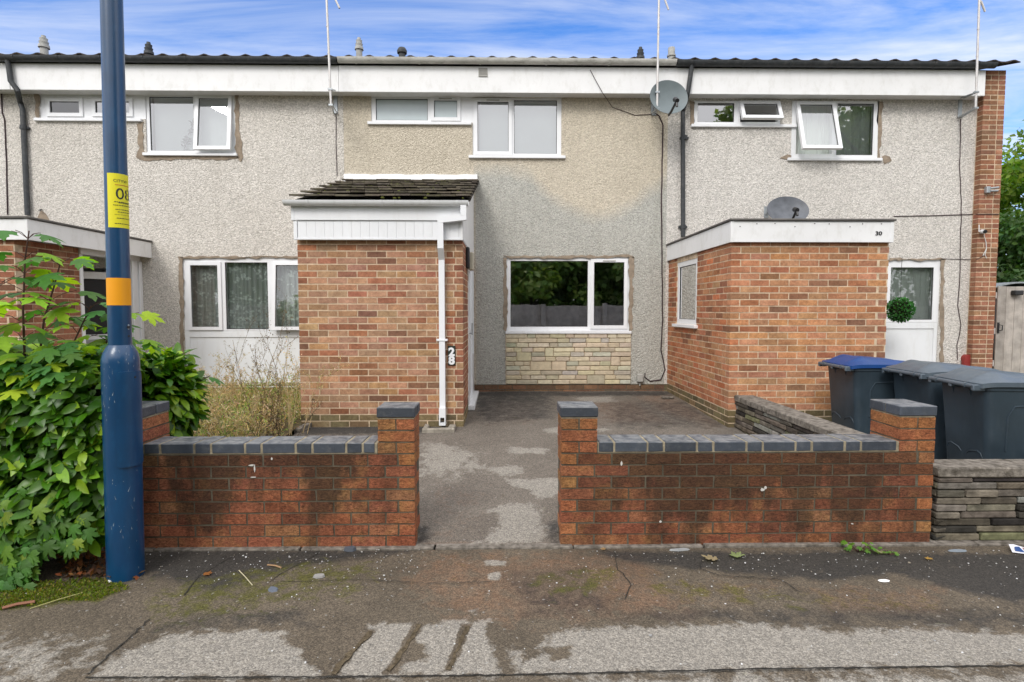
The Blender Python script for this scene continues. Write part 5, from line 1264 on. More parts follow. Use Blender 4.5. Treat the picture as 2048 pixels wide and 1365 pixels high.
tag(m.build('meter_box', M['red'], shift=((r_[0] + r_[1]) / 2, F, r_[2])), 'small round-topped red box at the foot of the wall behind the bins', 'meter box')
r_ = rect(1273, 748, 1285, 764, F); m = MB(); m.bbox(r_[0], r_[1], F - .07, F - .002, r_[2], r_[3], .012); m.tube([((r_[0] + r_[1]) / 2, F - .03, r_[2] + .01), ((r_[0] + r_[1]) / 2, F - .03, r_[2] - .06)], .01, 6)
tag(m.build('junction_box', M['gbox'], shift=((r_[0] + r_[1]) / 2, F, r_[2])), 'small grey junction box low on the wall beside the stone facing', 'junction box')
q = gp(1335, 797, .265); m = MB(); m.bbox(q[0] - .085, q[0] + .085, q[1] - .03, q[1] + .03, .262, .292, .006); tag(m.build('brick_offcut', M['concrete'], shift=(q[0], q[1], .262)), 'small pale concrete slip lying on the driveway near the right porch', 'offcut')
# hook and stub on the walls
p = at(84, 420, F); m = MB(); m.tube([(p.x, F, p.z), (p.x, F - .04, p.z), (p.x + .02, F - .05, p.z - .03), (p.x - .01, F - .05, p.z - .02)], .008, 6); tag(m.build('wall_hook', M['gasket'], shift=(p.x, F, p.z)), 'small black hook on the left house render', 'hook')
# topiary ball
def arrays_leaf(name, tmplV, tmplF, mats4, cols, material, parent=None, shift=None):
    TV = np.array(tmplV); n = len(mats4); k = len(TV); Mx = np.array([[list(r) for r in mm] for mm in mats4])
    V = np.einsum('nij,kj->nki', Mx[:, :3, :3], TV) + Mx[:, None, :3, 3]
    o0 = np.array(origin_of(parent) if parent is not None else (shift or (0, 0, 0))); V = V.reshape(-1, 3) - o0
    Fs = []; 
    for i in range(n):
        b = i * k; Fs += [[b + q for q in f] for f in tmplF]
    me = bpy.data.meshes.new(name); me.from_pydata(V.tolist(), [], Fs); me.materials.append(material)
    C = np.repeat(np.concatenate([np.array(cols, np.float32), np.ones((n, 1), np.float32)], 1), k, 0)
    a = me.color_attributes.new('Col', 'FLOAT_COLOR', 'POINT'); a.data.foreach_set('color', C.astype(np.float32).ravel())
    me.polygons.foreach_set('use_smooth', [True] * len(Fs)); me.update()
    o = bpy.data.objects.new(name, me); COL.objects.link(o)
    if parent is not None: o.parent = parent
    elif shift is not None: o.location = shift
    return o
LAU_V = []; LAU_F = []
for i in range(6):
    t_ = i / 5; wv = .0 if i in (0,) else (.235 * math.sin(math.pi * min(1, t_ * .93 + .07)) ** .75 if i < 5 else .015); zc_ = -.22 * t_ * t_
    LAU_V += [(-wv, t_, zc_ + .05 * (wv / .2)), (0, t_, zc_), (wv, t_, zc_ + .05 * (wv / .2))]
for i in range(5): a = 3 * i; LAU_F += [(a, a + 1, a + 4, a + 3), (a + 1, a + 2, a + 5, a + 4)]
def lobed(tips):
    V = [(0, .32, .02)]; out = []
    for a, r in tips: out.append((r * math.cos(RAD(a)), .32 + r * math.sin(RAD(a)), -.45 * r * r))
    V += out; return V, [(0, i, i % len(out) + 1) for i in range(1, len(out) + 1)]
SYC = [(90, .68), (80, .52), (72, .50), (66, .27), (54, .44), (46, .50), (38, .60), (30, .46), (20, .42), (12, .25), (-2, .36), (-14, .42), (-22, .34), (-40, .30), (-58, .30), (-90, .22)]
SYC = SYC + [(180 - a, r) for a, r in SYC[-2:0:-1]]
SYC_V, SYC_F = lobed(SYC)
OV_V = [(0, 0, 0), (-.3, .5, .06), (0, .5, 0), (.3, .5, .06), (0, 1, -.1)]; OV_F = [(0, 2, 1), (0, 3, 2), (1, 2, 4), (2, 3, 4)]
def basis(p, tip, nrm, s):
    t_ = Vector(tip).normalized(); n_ = Vector(nrm); n_ = (n_ - t_ * n_.dot(t_)); n_ = n_.normalized() if n_.length > 1e-4 else t_.orthogonal().normalized(); x = t_.cross(n_)
    mm = Matrix.Identity(4)
    for i in range(3): mm[i][0] = x[i] * s; mm[i][1] = t_[i] * s; mm[i][2] = n_[i] * s; mm[i][3] = p[i]
    return mm
def rv(): 
    while True:
        v = Vector((U(-1, 1), U(-1, 1), U(-1, 1)))
        if .05 < v.length < 1: return v.normalized()
def gcol(base, v=.25): k = U(1 - v, 1 + v); return (base[0] * k * U(.8, 1.25), base[1] * k, base[2] * k * U(.7, 1.3))
YB = 8.2; c = at(1800, 620, YB); t = empty('topiary_ball', 'round bright green topiary ball hanging beside the right porch', 'topiary ball', (c.x, YB, c.z)); Ms = []; Cs = []
for k in range(900):
    d = rv(); p = c + d * .165 * U(.85, 1.05); Ms.append(basis(p, (d + rv() * .8), d, U(.03, .045))); Cs.append(gcol((.035, .17, .03), .5))
arrays_leaf('leaves', OV_V, OV_F, Ms, Cs, M['leaf'], t)
m = MB(); vs = []; m.lathe([(.01, c.z - .145), (.11, c.z - .10), (.145, c.z), (.11, c.z + .10), (.01, c.z + .145)], c.x, YB, 16); m.build('core', M['core'], t, smooth=True)
m = MB(); m.tube([(c.x, YB, c.z + .15), (c.x, YB, c.z + .78)], .003, 5); m.build('chain', M['black'], t)

# gate and what stands behind it
YGT = 9.4; x0 = at(1992, 660, YGT).x; zt = at(2020, 573, YGT).z; t = empty('wooden_gate', 'tall weathered grey boarded side gate at the right edge', 'gate', (x0, YGT, .25)); m = MB(); x = x0 + .005
while x < x0 + 1.9: g = U(.8, 1.15); m.bbox(x, x + .142, YGT, YGT + .02, .28, zt + U(-.006, .006), .002, 0, (.50 * g, .455 * g, .41 * g)); x += .147
m.build('boards', M['wood'], t)
m = MB()
for z in (.6, 1.15, zt - .2): m.box(x0, x0 + 1.9, YGT + .021, YGT + .06, z, z + .1)
m.build('rail', M['wood'], t)
p = at(1996, 656, YGT); m = MB(); m.bbox(p.x - .02, p.x + .01, YGT - .02, YGT - .001, p.z - .09, p.z + .09, .003); m.tube([(p.x + .005, YGT - .02, p.z + .05), (p.x + .03, YGT - .05, p.z + .04), (p.x + .03, YGT - .05, p.z - .04), (p.x + .005, YGT - .02, p.z - .05)], .008, 6); m.build('latch', M['black'], t)
p = at(2034, 586, YGT - .05); m = MB(); m.bbox(p.x - .07, p.x + .08, YGT - .10, YGT - .002, p.z - .04, p.z + .04, .012)
o = m.build('solar_light', M['black'], shift=(p.x, YGT, p.z)); tag(o, 'small black solar light screwed to the wooden gate', 'outside light')
YS = 10.6; xs0, xs1 = at(1975, 565, YS).x, at(2110, 565, YS).x; zs = at(2015, 568, YS).z; t = empty('garden_shed', 'garden store with a low curved grey roof behind the gate', 'shed', ((xs0 + xs1) / 2, YS, .25)); P = []
for k in range(13): u_ = k / 12; P.append((xs0 + (xs1 - xs0) * u_, zs - .10 + .14 * math.sin(math.pi * u_)))
m = MB(); m.prism(P + [(a, b - .03) for a, b in P[::-1]], 'y', YS, YS + 1.6); m.build('roof', M['galv'], t, smooth=True)
m = MB(); m.box(xs0 + .1, xs1 - .1, YS + .1, YS + 1.5, .25, zs - .14); m.build('wall', simple('shed_wall', (.05, .045, .045), .8, .2), t)

# ================================================================== PLANTS
def shell_pts(n, fn): return [fn() for _ in range(n)]
hedge = empty('laurel_hedge', 'dense glossy green laurel hedge at the left edge beside the pole', 'hedge', (-3.1, 3.5, 0))
Ms = []; Cs = []
HXR = at(214, 900, 3.36).x
def hfront(x, z): return 3.30 + .07 * noise.noise((x * 2.2, z * 2.2, 3)) + .10 * max(0, z - .85) ** 2 * 4 - .06 * math.exp(-((z - .45) / .3) ** 2) + .12 * max(0, .22 - z)
def htop(x): return 1.20 + .06 * noise.noise((x * 2.5, 7, 3))
for layer, cnt in ((0, 1500), (.06, 1300), (.13, 900)):
    for k in range(cnt):
        x = U(-4.3, HXR - .01 - layer * .3); z = U(.16, htop(x)); y = hfront(x, z) + layer + U(-.02, .03)
        if x > HXR - .12: y += (x - (HXR - .12)) * .9
        nr_ = Vector((U(-.35, .35) + max(0, (x - HXR + .25)) * 1.2, -1, .35)); tip = Vector((U(-1.2, .8), -.5, U(-.6, .1))) 
        s_ = U(.085, .135); Ms.append(basis((x, y, z), tip, nr_ + rv() * .45, s_ * (U(.6, .8) if rnd.random() < .3 else 1)))
        Cs.append(gcol((.054, .158, .006) if rnd.random() < .82 else (.20, .36, .02), .32))
for k in range(2600):    # top and the part behind the pier
    x = U(-4.3, -2.56); y = U(3.35, 4.75)
    zt = htop(x) - .02 - .10 * max(0, (3.5 - y)) * 3
    if x > HXR - .02 and y < 4.0: continue
    z = zt - abs(rnd.gauss(0, .05)); Ms.append(basis((x, y, z), rv() + Vector((0, -.3, .1)), Vector((0, -.3, 1)) + rv() * .5, U(.085, .13))); Cs.append(gcol((.054, .158, .006) if rnd.random() < .75 else (.22, .38, .02), .32))
for k in range(2300):    # bulge seen to the right of the pole
    d = rv(); d.z = d.z * .95; c = Vector((-2.70, 4.42, .87)); rad = Vector((.27, .30, .33)) * U(.35, 1.05); p = Vector((c.x + d.x * rad.x, c.y + d.y * rad.y, c.z + d.z * rad.z))
    Ms.append(basis(p, d + Vector((0, 0, -.3)) + rv() * .7, Vector((d.x, d.y, d.z + .6)), U(.09, .14))); Cs.append(gcol((.054, .158, .006) if rnd.random() < .7 else (.22, .38, .02), .32))
arrays_leaf('leaves', LAU_V, LAU_F, Ms, Cs, M['laurel'], hedge)
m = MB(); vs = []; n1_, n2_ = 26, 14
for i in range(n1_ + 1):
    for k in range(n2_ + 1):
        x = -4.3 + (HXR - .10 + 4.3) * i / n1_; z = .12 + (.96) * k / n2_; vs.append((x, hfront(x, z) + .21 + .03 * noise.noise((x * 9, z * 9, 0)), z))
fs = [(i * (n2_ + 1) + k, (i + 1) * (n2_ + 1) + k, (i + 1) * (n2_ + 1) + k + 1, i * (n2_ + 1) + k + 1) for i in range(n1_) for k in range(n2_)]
m.add(vs, fs); m.box(-4.3, -2.86, 3.56, 4.5, .1, 1.02); m.build('twigs', M['core'], hedge)  # dark sheet and box filling the hedge, inner shade put in as colour
m = MB()
for k in range(16):
    x = U(-4, -2.5); m.tube([(x, 3.75 + U(-.1, .2), 0), (x + U(-.1, .1), 3.6, .5), (x + U(-.2, .2), 3.6, 1.0)], [.014, .01, .006], 6)
m.build('stem', M['bark'], hedge)

def maple_leaf(Ms, Cs, p, out, s_, col, droop=.25):
    o = Vector(out); o.z = 0
    if o.length < .01: o = Vector((1, 0, 0))
    o.normalize(); Ms.append(basis(p, o + Vector((0, 0, -droop)) + rv() * .15, Vector((0, 0, 1)) + rv() * .35 - Vector((0, .25, 0)), s_)); Cs.append(gcol(col, .22))
def sapling(label, pts, seedcols, leaf=.19, start=.25, nodes=.11, spread=.17):
    P = [at(a, b, y) for a, b, y in pts]; P[0].z = min(P[0].z, .9)
    t = empty('sycamore_sapling', label, 'sapling', tuple(P[0]), 'sycamore saplings growing through the hedge'); m = MB()
    n = len(P); m.tube(P, [.0085 - .005 * i / (n - 1) for i in range(n)], 7); Ms = []; Cs = []; L_ = [0]
    for i in range(1, n): L_.append(L_[-1] + (P[i] - P[i - 1]).length)
    def pt(s):
        for i in range(1, n):
            if s <= L_[i]: return P[i - 1].lerp(P[i], (s - L_[i - 1]) / (L_[i] - L_[i - 1]))
        return P[-1]
    s = L_[-1] * start; q = 0
    while s <= L_[-1] + .001:
        c = pt(s); fr = s / L_[-1]; ang = q * 1.35 + U(-.3, .3); k_ = 2 if fr < .93 else 4
        for h in range(k_):
            a = ang + math.pi * 2 / k_ * h; d = Vector((math.cos(a), math.sin(a) * .8, .45)).normalized(); ln = spread * U(.7, 1.3) * (1.15 - .5 * fr); e = c + d * ln
            m.tube([c, c + d * ln * .5 + Vector((0, 0, .012)), e], .0022, 4)
            col = seedcols[0] if rnd.random() < .55 + .0 * fr else seedcols[1]; maple_leaf(Ms, Cs, e, d, leaf * U(.8, 1.25) * (1.12 - .30 * fr), col)
        s += nodes * U(.8, 1.25); q += 1
    m.build('stem', M['stem'], t); arrays_leaf('leaves', SYC_V, SYC_F, Ms, Cs, M['leaf'], t)
    return t
GD, GY_ = (.09, .23, .045), (.34, .52, .03)
sapling('tallest slim sycamore sapling, its top leaves against the white porch fascia', [(56, 860, 3.55), (50, 740, 3.55), (46, 620, 3.5), (50, 520, 3.5), (58, 462, 3.5)], (GD, GY_), .20, .28, .10, .16)
sapling('second sycamore sapling leaning right with broad bright leaves', [(70, 860, 3.6), (76, 740, 3.6), (88, 640, 3.6), (112, 560, 3.6), (122, 520, 3.6)], (GY_, GD), .21, .3, .10, .17)
sapling('low bright sycamore sapling just left of the pole', [(118, 860, 3.65), (125, 760, 3.65), (150, 680, 3.65), (182, 612, 3.65)], (GY_, GD), .17, .2, .075, .14)
sapling('sycamore sapling poking out between the pole and the doorway', [(160, 860, 3.75), (185, 760, 3.75), (215, 680, 3.72), (262, 625, 3.7)], (GD, GY_), .16, .35, .10, .12)
sapling('leafy sycamore sapling at the very left edge', [(-25, 860, 3.4), (-22, 740, 3.4), (-12, 620, 3.4), (-8, 560, 3.4)], (GD, GY_), .20, .15, .09, .2)
sapling('small shoot arching over the dried weeds right of the hedge', [(330, 880, 4.5), (360, 820, 4.5), (385, 770, 4.5), (420, 752, 4.5)], (GD, GY_), .15, .3, .12, .10)
# the mixed maple foliage lying over the hedge top, and ivy trailing down its foot
t = empty('sycamore_undergrowth', 'dull and bright maple-shaped foliage spread over the hedge top', 'undergrowth', (-3.2, 3.5, 1.1)); Ms = []; Cs = []
for k in range(520):
    x = U(-4.2, -2.52); y = U(3.28, 4.1); z = htop(x) + .01 + U(-.03, .14) - max(0, 3.42 - y) * .9
    maple_leaf(Ms, Cs, (x, y, z), rv() + Vector((0, -.7, 0)), U(.11, .2), GY_ if rnd.random() < .33 else GD, .35)
arrays_leaf('leaves', SYC_V, SYC_F, Ms, Cs, M['leaf'], t)
t = empty('ivy', 'ivy trailing over the foot of the laurel hedge towards the pavement', 'ivy', (-3.1, 3.3, 0)); Ms = []; Cs = []; m = MB()
for k in range(900):
    x = U(-4.2, HXR + .0); zz = U(.0, .55) ** 1.15; wgt = .5 + .5 * noise.noise((x * 3, zz * 3, 9))
    if rnd.random() > wgt + (.35 if zz < .28 else 0) - (max(0, x + 2.75) * 1.3): continue
    if x > HXR - .28 and zz < .2: continue
    y = hfront(x, zz) - .05 - max(0, .28 - zz) * .55 + U(-.02, .04)
    tip = Vector((U(-.7, .7), -.4, -.9)); Ms.append(basis((x, y, zz + .035), tip, Vector((U(-.3, .3), -1, .6)) + rv() * .3, U(.06, .12))); Cs.append(gcol((.075, .20, .03) if rnd.random() < .75 else (.20, .33, .03), .3))
arrays_leaf('leaves', SYC_V, SYC_F, Ms, Cs, M['leaf'], t)
for k in range(10): x = U(-4, -2.6); m.tube([(x, 3.32, .01), (x + U(-.1, .1), 3.24, .2), (x + U(-.1, .1), 3.3, .5)], .003, 4)
m.build('stem', M['stem'], t)

# dried weeds
def dry_bush(label, px_, py_, Y, h, wd, n, cols, dens=1.0):
    b = at(px_, py_, Y); z0 = rise1(Y) + .04; t = empty('dry_weed', label, 'weed', (b.x, Y, z0), 'tall dried weeds in the front garden'); m = MB(); Ms = []; Cs = []
    def stem(p, d, ln, r, lvl):
        q = p.copy(); pts = [q.copy()]; dd = d.copy()
        for i in range(4): dd = (dd + rv() * .16).normalized(); q = q + dd * ln / 4; pts.append(q.copy())
        m.tube(pts, [r, r * .85, r * .7, r * .55, r * .4], 4 if lvl else 5, 0, cols[0], cap=False)
        if lvl < 2:
            for k in range(int((4 if lvl == 0 else 5) * dens)):
                i = rnd.randint(1, 4); stem(pts[i], (dd * .8 + rv() * .65 + Vector((0, 0, .25))).normalized(), ln * U(.3, .5), r * .55, lvl + 1)
        if lvl:
            for k in range(6): i = rnd.randint(1, 4); Ms.append(basis(pts[i] + rv() * .012, rv(), rv(), U(.008, .022))); Cs.append(gcol(rnd.choice(cols), .35))
    for k in range(n): stem(Vector((b.x + U(-wd, wd) * .5, Y + U(-wd, wd) * .4, z0)), Vector((U(-.35, .35), U(-.3, .2), 1)).normalized(), h * U(.6, 1.0), .004, 0)
    m.build('stem', M['dry'], t); arrays_leaf('seed_heads', OV_V, OV_F, Ms, Cs, M['dry'], t)
DR = [(.62, .47, .30), (.50, .33, .19), (.72, .57, .36), (.38, .34, .13)]
dry_bush('tallest branching dried weed against the white panel', 540, 850, 6.2, 1.05, .35, 6, [(.22, .15, .09), (.30, .22, .13), (.16, .12, .08)])
dry_bush('dried weed with pale seed heads close to the porch brickwork', 590, 850, 6.1, .75, .3, 7, DR)
dry_bush('straggly dried weed left of centre in the garden', 455, 850, 6.3, .72, .4, 6, DR)
dry_bush('low dried weed close behind the wall coping', 505, 860, 5.4, .52, .5, 8, DR)
dry_bush('dark-stemmed dried weed in the middle of the garden', 545, 860, 5.3, .50, .35, 8, [(.10, .07, .05), (.20, .13, .08), (.3, .2, .12)])
dry_bush('dried weed beside the laurel, half hidden by its leaves', 410, 850, 5.8, .50, .5, 7, DR)
dry_bush('faded weed with twisted stems towards the back panel', 490, 850, 7.3, .62, .6, 7, DR)
dry_bush('dried weed at the back by the porch side wall', 580, 850, 7.4, .60, .5, 7, DR)
Ms = []; Cs = []
for k in range(24000):
    x = U(-4.6, -2.34); y = U(3.95, 8.7) ** 1.0; hmax = float(np.interp(y, [4, 5, 6.5, 8.7], [.15, .42, .36, .22])) * (.75 + .6 * noise.noise((x * 1.6, y * 1.6, 0))) ; z = rise1(y) + .05 + U(0, 1) ** 1.4 * hmax
    if x > -2.42 - .0 and y < 5: pass
    g = noise.noise((x * 2.1, y * 2.1, 5)) - (z - .2) * .6
    col = (.30, .42, .10) if g > -.02 and rnd.random() < .75 else rnd.choice(DR)
    Ms.append(basis((x, y, z), rv() + Vector((0, 0, .7)), rv(), U(.03, .085))); Cs.append(gcol(col, .35))
tag(arrays_leaf('dry_grass', [(-.07, 0, 0), (.07, 0, 0), (.04, .55, .03), (0, 1, -.08), (-.04, .55, .03)], [(0, 1, 2, 4), (4, 2, 3)], Ms, Cs, M['dry'], shift=(-3.4, 6, .15)), 'matted dried grass and green clover between wall and house', 'grass', kind='stuff')

# trees
def tree(label, x, y, h, cr, seed, nleaf=9000, ls=.16, col=(.06, .15, .022), trunk=True, cz=.62, z0=.0, group=None, bare=0, hue=.3):
    r0 = random.Random(seed); t = empty('broadleaf_tree', label, 'tree', (x, y, z0), group); m = MB(); blobs = []
    def limb(p, d, ln, r, lvl):
        q = p.copy(); pts = [q.copy()]; dd = d.copy()
        for i in range(4): dd = (dd + Vector((r0.uniform(-.2, .2), r0.uniform(-.2, .2), r0.uniform(-.05, .18)))).normalized(); q = q + dd * ln / 4; pts.append(q.copy())
        m.tube(pts, [r, r * .85, r * .7, r * .55, r * .4], 7)
        if lvl < 2:
            for k in range(5 if lvl == 0 else 4):
                i = r0.randint(2, 4); a = r0.uniform(0, 6.28); limb(pts[i], (dd * .6 + Vector((math.cos(a), math.sin(a), r0.uniform(-.1, .6))) * .9).normalized(), ln * r0.uniform(.45, .75), r * .5, lvl + 1)
        else: blobs.append(q)
    limb(Vector((x, y, z0)), Vector((0, 0, 1)), h * .5, h * .022, 0); m.build('trunk', M['bark'], t)
    for k in range(26):
        while True:
            d = Vector((r0.uniform(-1, 1), r0.uniform(-1, 1), r0.uniform(-1, 1)))
            if d.length < 1: break
        blobs.append(Vector((x + d.x * cr, y + d.y * cr, z0 + h * cz + d.z * h * (1 - cz))))
    Ms = []; Cs = []
    bl = [(b, cr * r0.uniform(.22, .42), r0.uniform(.7, 1.35)) for b in blobs]
    for k in range(nleaf):
        b, r, g = r0.choice(bl)
        while True:
            d = Vector((r0.uniform(-1, 1), r0.uniform(-1, 1), r0.uniform(-1, 1)))
            if .35 < d.length < 1: break
        p = b + Vector((d.x * r, d.y * r, d.z * r * .75)); kk = g * r0.uniform(.75, 1.25)
        nn = d.normalized(); tp = Vector((r0.uniform(-1, 1), r0.uniform(-1, 1), r0.uniform(-1, .3))).normalized()
        Ms.append(basis(p, tp, nn + Vector((0, 0, .6)), ls * r0.uniform(.7, 1.3))); Cs.append((col[0] * kk * r0.uniform(.8, 1.3), col[1] * kk, col[2] * kk))
    arrays_leaf('crown', OV_V, OV_F, Ms, Cs, M['leaf'], t); return t
GR_ = 'trees beyond the side gate'
tree('sunlit green tree rising above the gate at the right edge', 16.8, 17.0, 7.7, 2.8, 3, 20000, .18, (.20, .33, .04), group=GR_, cz=.62)
tree('darker tree filling in low behind the garden store', 13.4, 15.0, 4.6, 2.0, 5, 15000, .15, (.06, .13, .03), group=GR_, cz=.55)
# the far side of the street, seen only as reflections in the glass
GB_ = 'trees across the street'
for i, (x, y, h, c) in enumerate([(-14, -13.5, 6.4, (.05, .12, .02)), (-9, -14.5, 6.8, (.06, .14, .02)), (-4, -13.5, 6.5, (.05, .12, .02)), (1.5, -14, 7.0, (.08, .17, .02)), (6.5, -13.5, 7.2, (.05, .12, .02)), (12.0, -14.0, 13.0, (.06, .13, .02)), (17.5, -14, 17.5, (.05, .11, .02)), (24, -14.5, 16, (.05, .11, .02))]):
    tree('tree across the street, seen only mirrored in the window glass', x, y, h, 3.3 if i < 5 else 4.3, 20 + i, 10000 if i < 5 else 13000, .36, (c[1] * 1.35, c[1] * 2.0, c[1] * .42), group=GB_, z0=-.2, cz=.46)
for i, x in enumerate((-11.5, -6.5, -1.2, 4.0, 8.8, 13.5)): tree('tree across the street, seen only mirrored in the window glass', x, -17.5, 7.2 + .8 * (i > 3), 3.2, 50 + i, 8000, .4, (.19, .27, .07), group=GB_, z0=-.2, cz=.42)
t = empty('boundary_wall', 'long brown brick boundary wall across the street', 'wall', (0, -10, -.2)); m = MB()
for k in range(17):
    x = -25 + k * 3; m.bbox(x, x + 2.98, -10.1, -9.88, -.25, 1.75 + .03 * (k % 3), .01, 0, (.50, .43, .36)); m.bbox(x - .12, x + .12, -9.86, -9.75, -.25, 1.85, .01, 0, (.52, .45, .38))
m.build('brickwork', simple('brown_wall', (.2, .1, .06), .9, .2, attr=True, var=.25, vs=5), t)
mb = MB(); mb.box(-60, 60, -60, -8.02, -.3, -.16); tag(mb.build('verge', M['ground']), kind='structure')

# ================================================================== LITTER ON THE PAVEMENT
chips = MB()
for k in range(520):
    r = rnd.random()
    if r < .45: px_, py__ = U(280, 850), 1099 + abs(rnd.gauss(0, 36))
    elif r < .75: px_, py__ = U(1150, 2048), 1102 + abs(rnd.gauss(0, 30))
    else: px_, py__ = U(0, 2048), U(1130, 1350)
    q = gp(px_, py__); s_ = U(.0015, .0048) * (1.7 if rnd.random() < .07 else 1)
    if q[1] > 3.6: continue
    c = rnd.choice([(.6, .6, .58), (.42, .40, .36), (.32, .28, .22), (.22, .20, .18), (.36, .36, .36), (.75, .75, .75)]); P = []
    n = 5; a0 = U(0, 6)
    vs = [(q[0] + s_ * math.cos(a0 + i * 1.256) * U(.6, 1.2), q[1] + s_ * math.sin(a0 + i * 1.256) * U(.6, 1.2), .002) for i in range(n)]
    vs += [(v[0], v[1], .003 + s_ * .5) for v in vs]; chips.add(vs, [(9, 8, 7, 6, 5)[::-1]] + [(i, (i + 1) % n, n + (i + 1) % n, n + i) for i in range(n)], 0, c)
tag(chips.build('stone_chips', M['litter'], shift=(0, 3.3, 0)), 'white and grey chips of stone scattered over the pavement', 'stone chips', kind='stuff')
def stone(label, px_, py__, w_, d_, h_, col, cat='stone', name='stone', rot=0):
    q = gp(px_, py__); m = MB(); n = 7; a = []; b = []
    for i in range(n):
        t_ = i * 2 * math.pi / n; k = U(.75, 1.1); x = math.cos(t_) * w_ / 2 * k; y = math.sin(t_) * d_ / 2 * k; x, y = x * math.cos(rot) - y * math.sin(rot), x * math.sin(rot) + y * math.cos(rot)
        a.append((q[0] + x, q[1] + y, 0)); b.append((q[0] + x * .85, q[1] + y * .85, h_ * U(.75, 1.1)))
    m.add(a + b, [tuple(range(n, 2 * n))] + [(i, (i + 1) % n, n + (i + 1) % n, n + i) for i in range(n)], 0, col)
    tag(m.build(name, M['litter'], shift=(q[0], q[1], 0)), label, cat)
stone('piece of dark slate at the foot of the left garden wall', 700, 1101, .085, .06, .022, (.09, .10, .12), name='slate_piece')
stone('flat grey stone on the pavement below the left garden wall', 639, 1154, .075, .045, .014, (.30, .29, .28))
stone('dull blue-grey stone scrap left of the flat grey stone', 545, 1180, .06, .08, .006, (.13, .15, .19), rot=.5)
stone('white scrap of paper on the pavement in front of the right wall', 1767, 1162, .07, .035, .004, (.95, .95, .95), 'litter', 'paper_scrap')
stone('small white chip beside the foot of the blue pole', 221, 1164, .035, .02, .01, (.85, .88, .9), 'litter', 'white_chip')
stone('long flat grey shard on the edging below the right wall', 1360, 1101, .16, .03, .012, (.35, .36, .36), 'stone', 'stone_shard', .1)
stone('blue-grey flat shard at the foot of the blackened stone wall', 1915, 1103, .12, .03, .010, (.26, .30, .34), 'stone', 'stone_shard')
m = MB(); q = gp(2040, 1106); m.add([(q[0] - .05, q[1] + .0, .004), (q[0] + .02, q[1] - .03, .004), (q[0] + .07, q[1] + .01, .02), (q[0] + .0, q[1] + .05, .035), (q[0] - .04, q[1] + .04, .04)], [(0, 1, 3, 4), (1, 2, 3)], 0, (.75, .75, .8)); m.add([(q[0] - .03, q[1] + .001, .012), (q[0] + .015, q[1] - .02, .010), (q[0] + .015, q[1] + .025, .03), (q[0] - .02, q[1] + .02, .032)], [(0, 1, 2, 3)], 1); m.add([(q[0] + .02, q[1] - .02, .012), (q[0] + .05, q[1] - .005, .018), (q[0] + .03, q[1] + .02, .028)], [(0, 1, 2)], 2)
tag(m.build('crisp_packet', [M['litter'], M['lid_blue'], M['red']], shift=(q[0], q[1], 0)), 'crumpled white, blue and red packet at the foot of the wall, right edge', 'litter')
def fallen(label, px_, py__, s_, col, yaw):
    q = gp(px_, py__); Mm = basis((q[0], q[1], .012), (math.cos(yaw), math.sin(yaw), 0), (U(-.15, .15), U(-.15, .15), 1), s_); V = [(v[0], v[1], v[2] * -.35 + .03 * math.sin(v[0] * 22)) for v in SYC_V]
    o = arrays_leaf('fallen_leaf', V, SYC_F, [Mm], [col], M['dry'], shift=(q[0], q[1], 0)); tag(o, label, 'leaf', 'fallen leaves on the pavement')
fallen('pale tan fallen maple leaf in front of the right wall', 1438, 1124, .11, (.42, .33, .20), 2.6)
fallen('pale greenish fallen maple leaf touching the tan one', 1466, 1118, .10, (.30, .36, .16), .7)
fallen('curled brown fallen leaf under the left garden wall', 475, 1098, .06, (.30, .14, .05), 1)
fallen('orange-brown fallen leaf left of the blue stone scrap', 405, 1153, .06, (.33, .13, .04), .3)
fallen('pale fallen leaf near the weed at the right wall', 1772, 1112, .07, (.40, .38, .22), 2)
fallen('small yellow-brown fallen leaf in front of the stone wall', 1850, 1121, .05, (.50, .30, .08), 0)
fallen('small tan fallen leaf close to the gateway kerb on the right', 1207, 1104, .04, (.40, .25, .12), 1.5)
def twig(label, a, b, r, col, z=.006):
    p, q = gp(*a), gp(*b); m = MB(); mid = ((p[0] + q[0]) / 2 + U(-.01, .01), (p[1] + q[1]) / 2, z + .004); m.tube([(*p, z), mid, (*q, z)], r, 5, 0, col); tag(m.build('twig', M['litter'], shift=(p[0], p[1], 0)), label, 'twig', 'twigs on the pavement')
twig('thin straw-coloured twig lying on the pavement', (478, 1143), (505, 1173), .003, (.5, .45, .3)); twig('curled brown twig near the left garden wall', (535, 1132), (563, 1138), .005, (.35, .22, .12))
twig('long thin grass stalk on the moss beside the hedge', (60, 1220), (165, 1188), .0025, (.4, .38, .15)); twig('thick reddish stick in the moss at the left edge', (5, 1221), (70, 1208), .009, (.28, .13, .08), .012)
def weed(label, px_, py__, n, s_, h):
    q = gp(px_, py__); t = empty('pavement_weed', label, 'weed', (q[0], q[1], 0), 'green weeds at the foot of the wall'); Ms = []; Cs = []; m = MB()
    for k in range(n):
        a = U(0, 6.28); d = Vector((math.cos(a), math.sin(a) * .6, U(.3, 1))).normalized(); e = Vector((q[0], q[1], 0)) + d * h * U(.4, 1); m.tube([(q[0], q[1], 0), e], .0015, 4); maple_leaf(Ms, Cs, e, d, s_ * U(.6, 1.1), (.14, .30, .04), .2)
    m.build('stem', M['stem'], t); arrays_leaf('leaves', SYC_V, SYC_F, Ms, Cs, M['leaf'], t)
weed('larger fresh green weed at the foot of the right garden wall', 1716, 1104, 18, .05, .11); weed('smaller green weed just right of the larger one', 1778, 1110, 9, .035, .06)
Ms = []; Cs = []
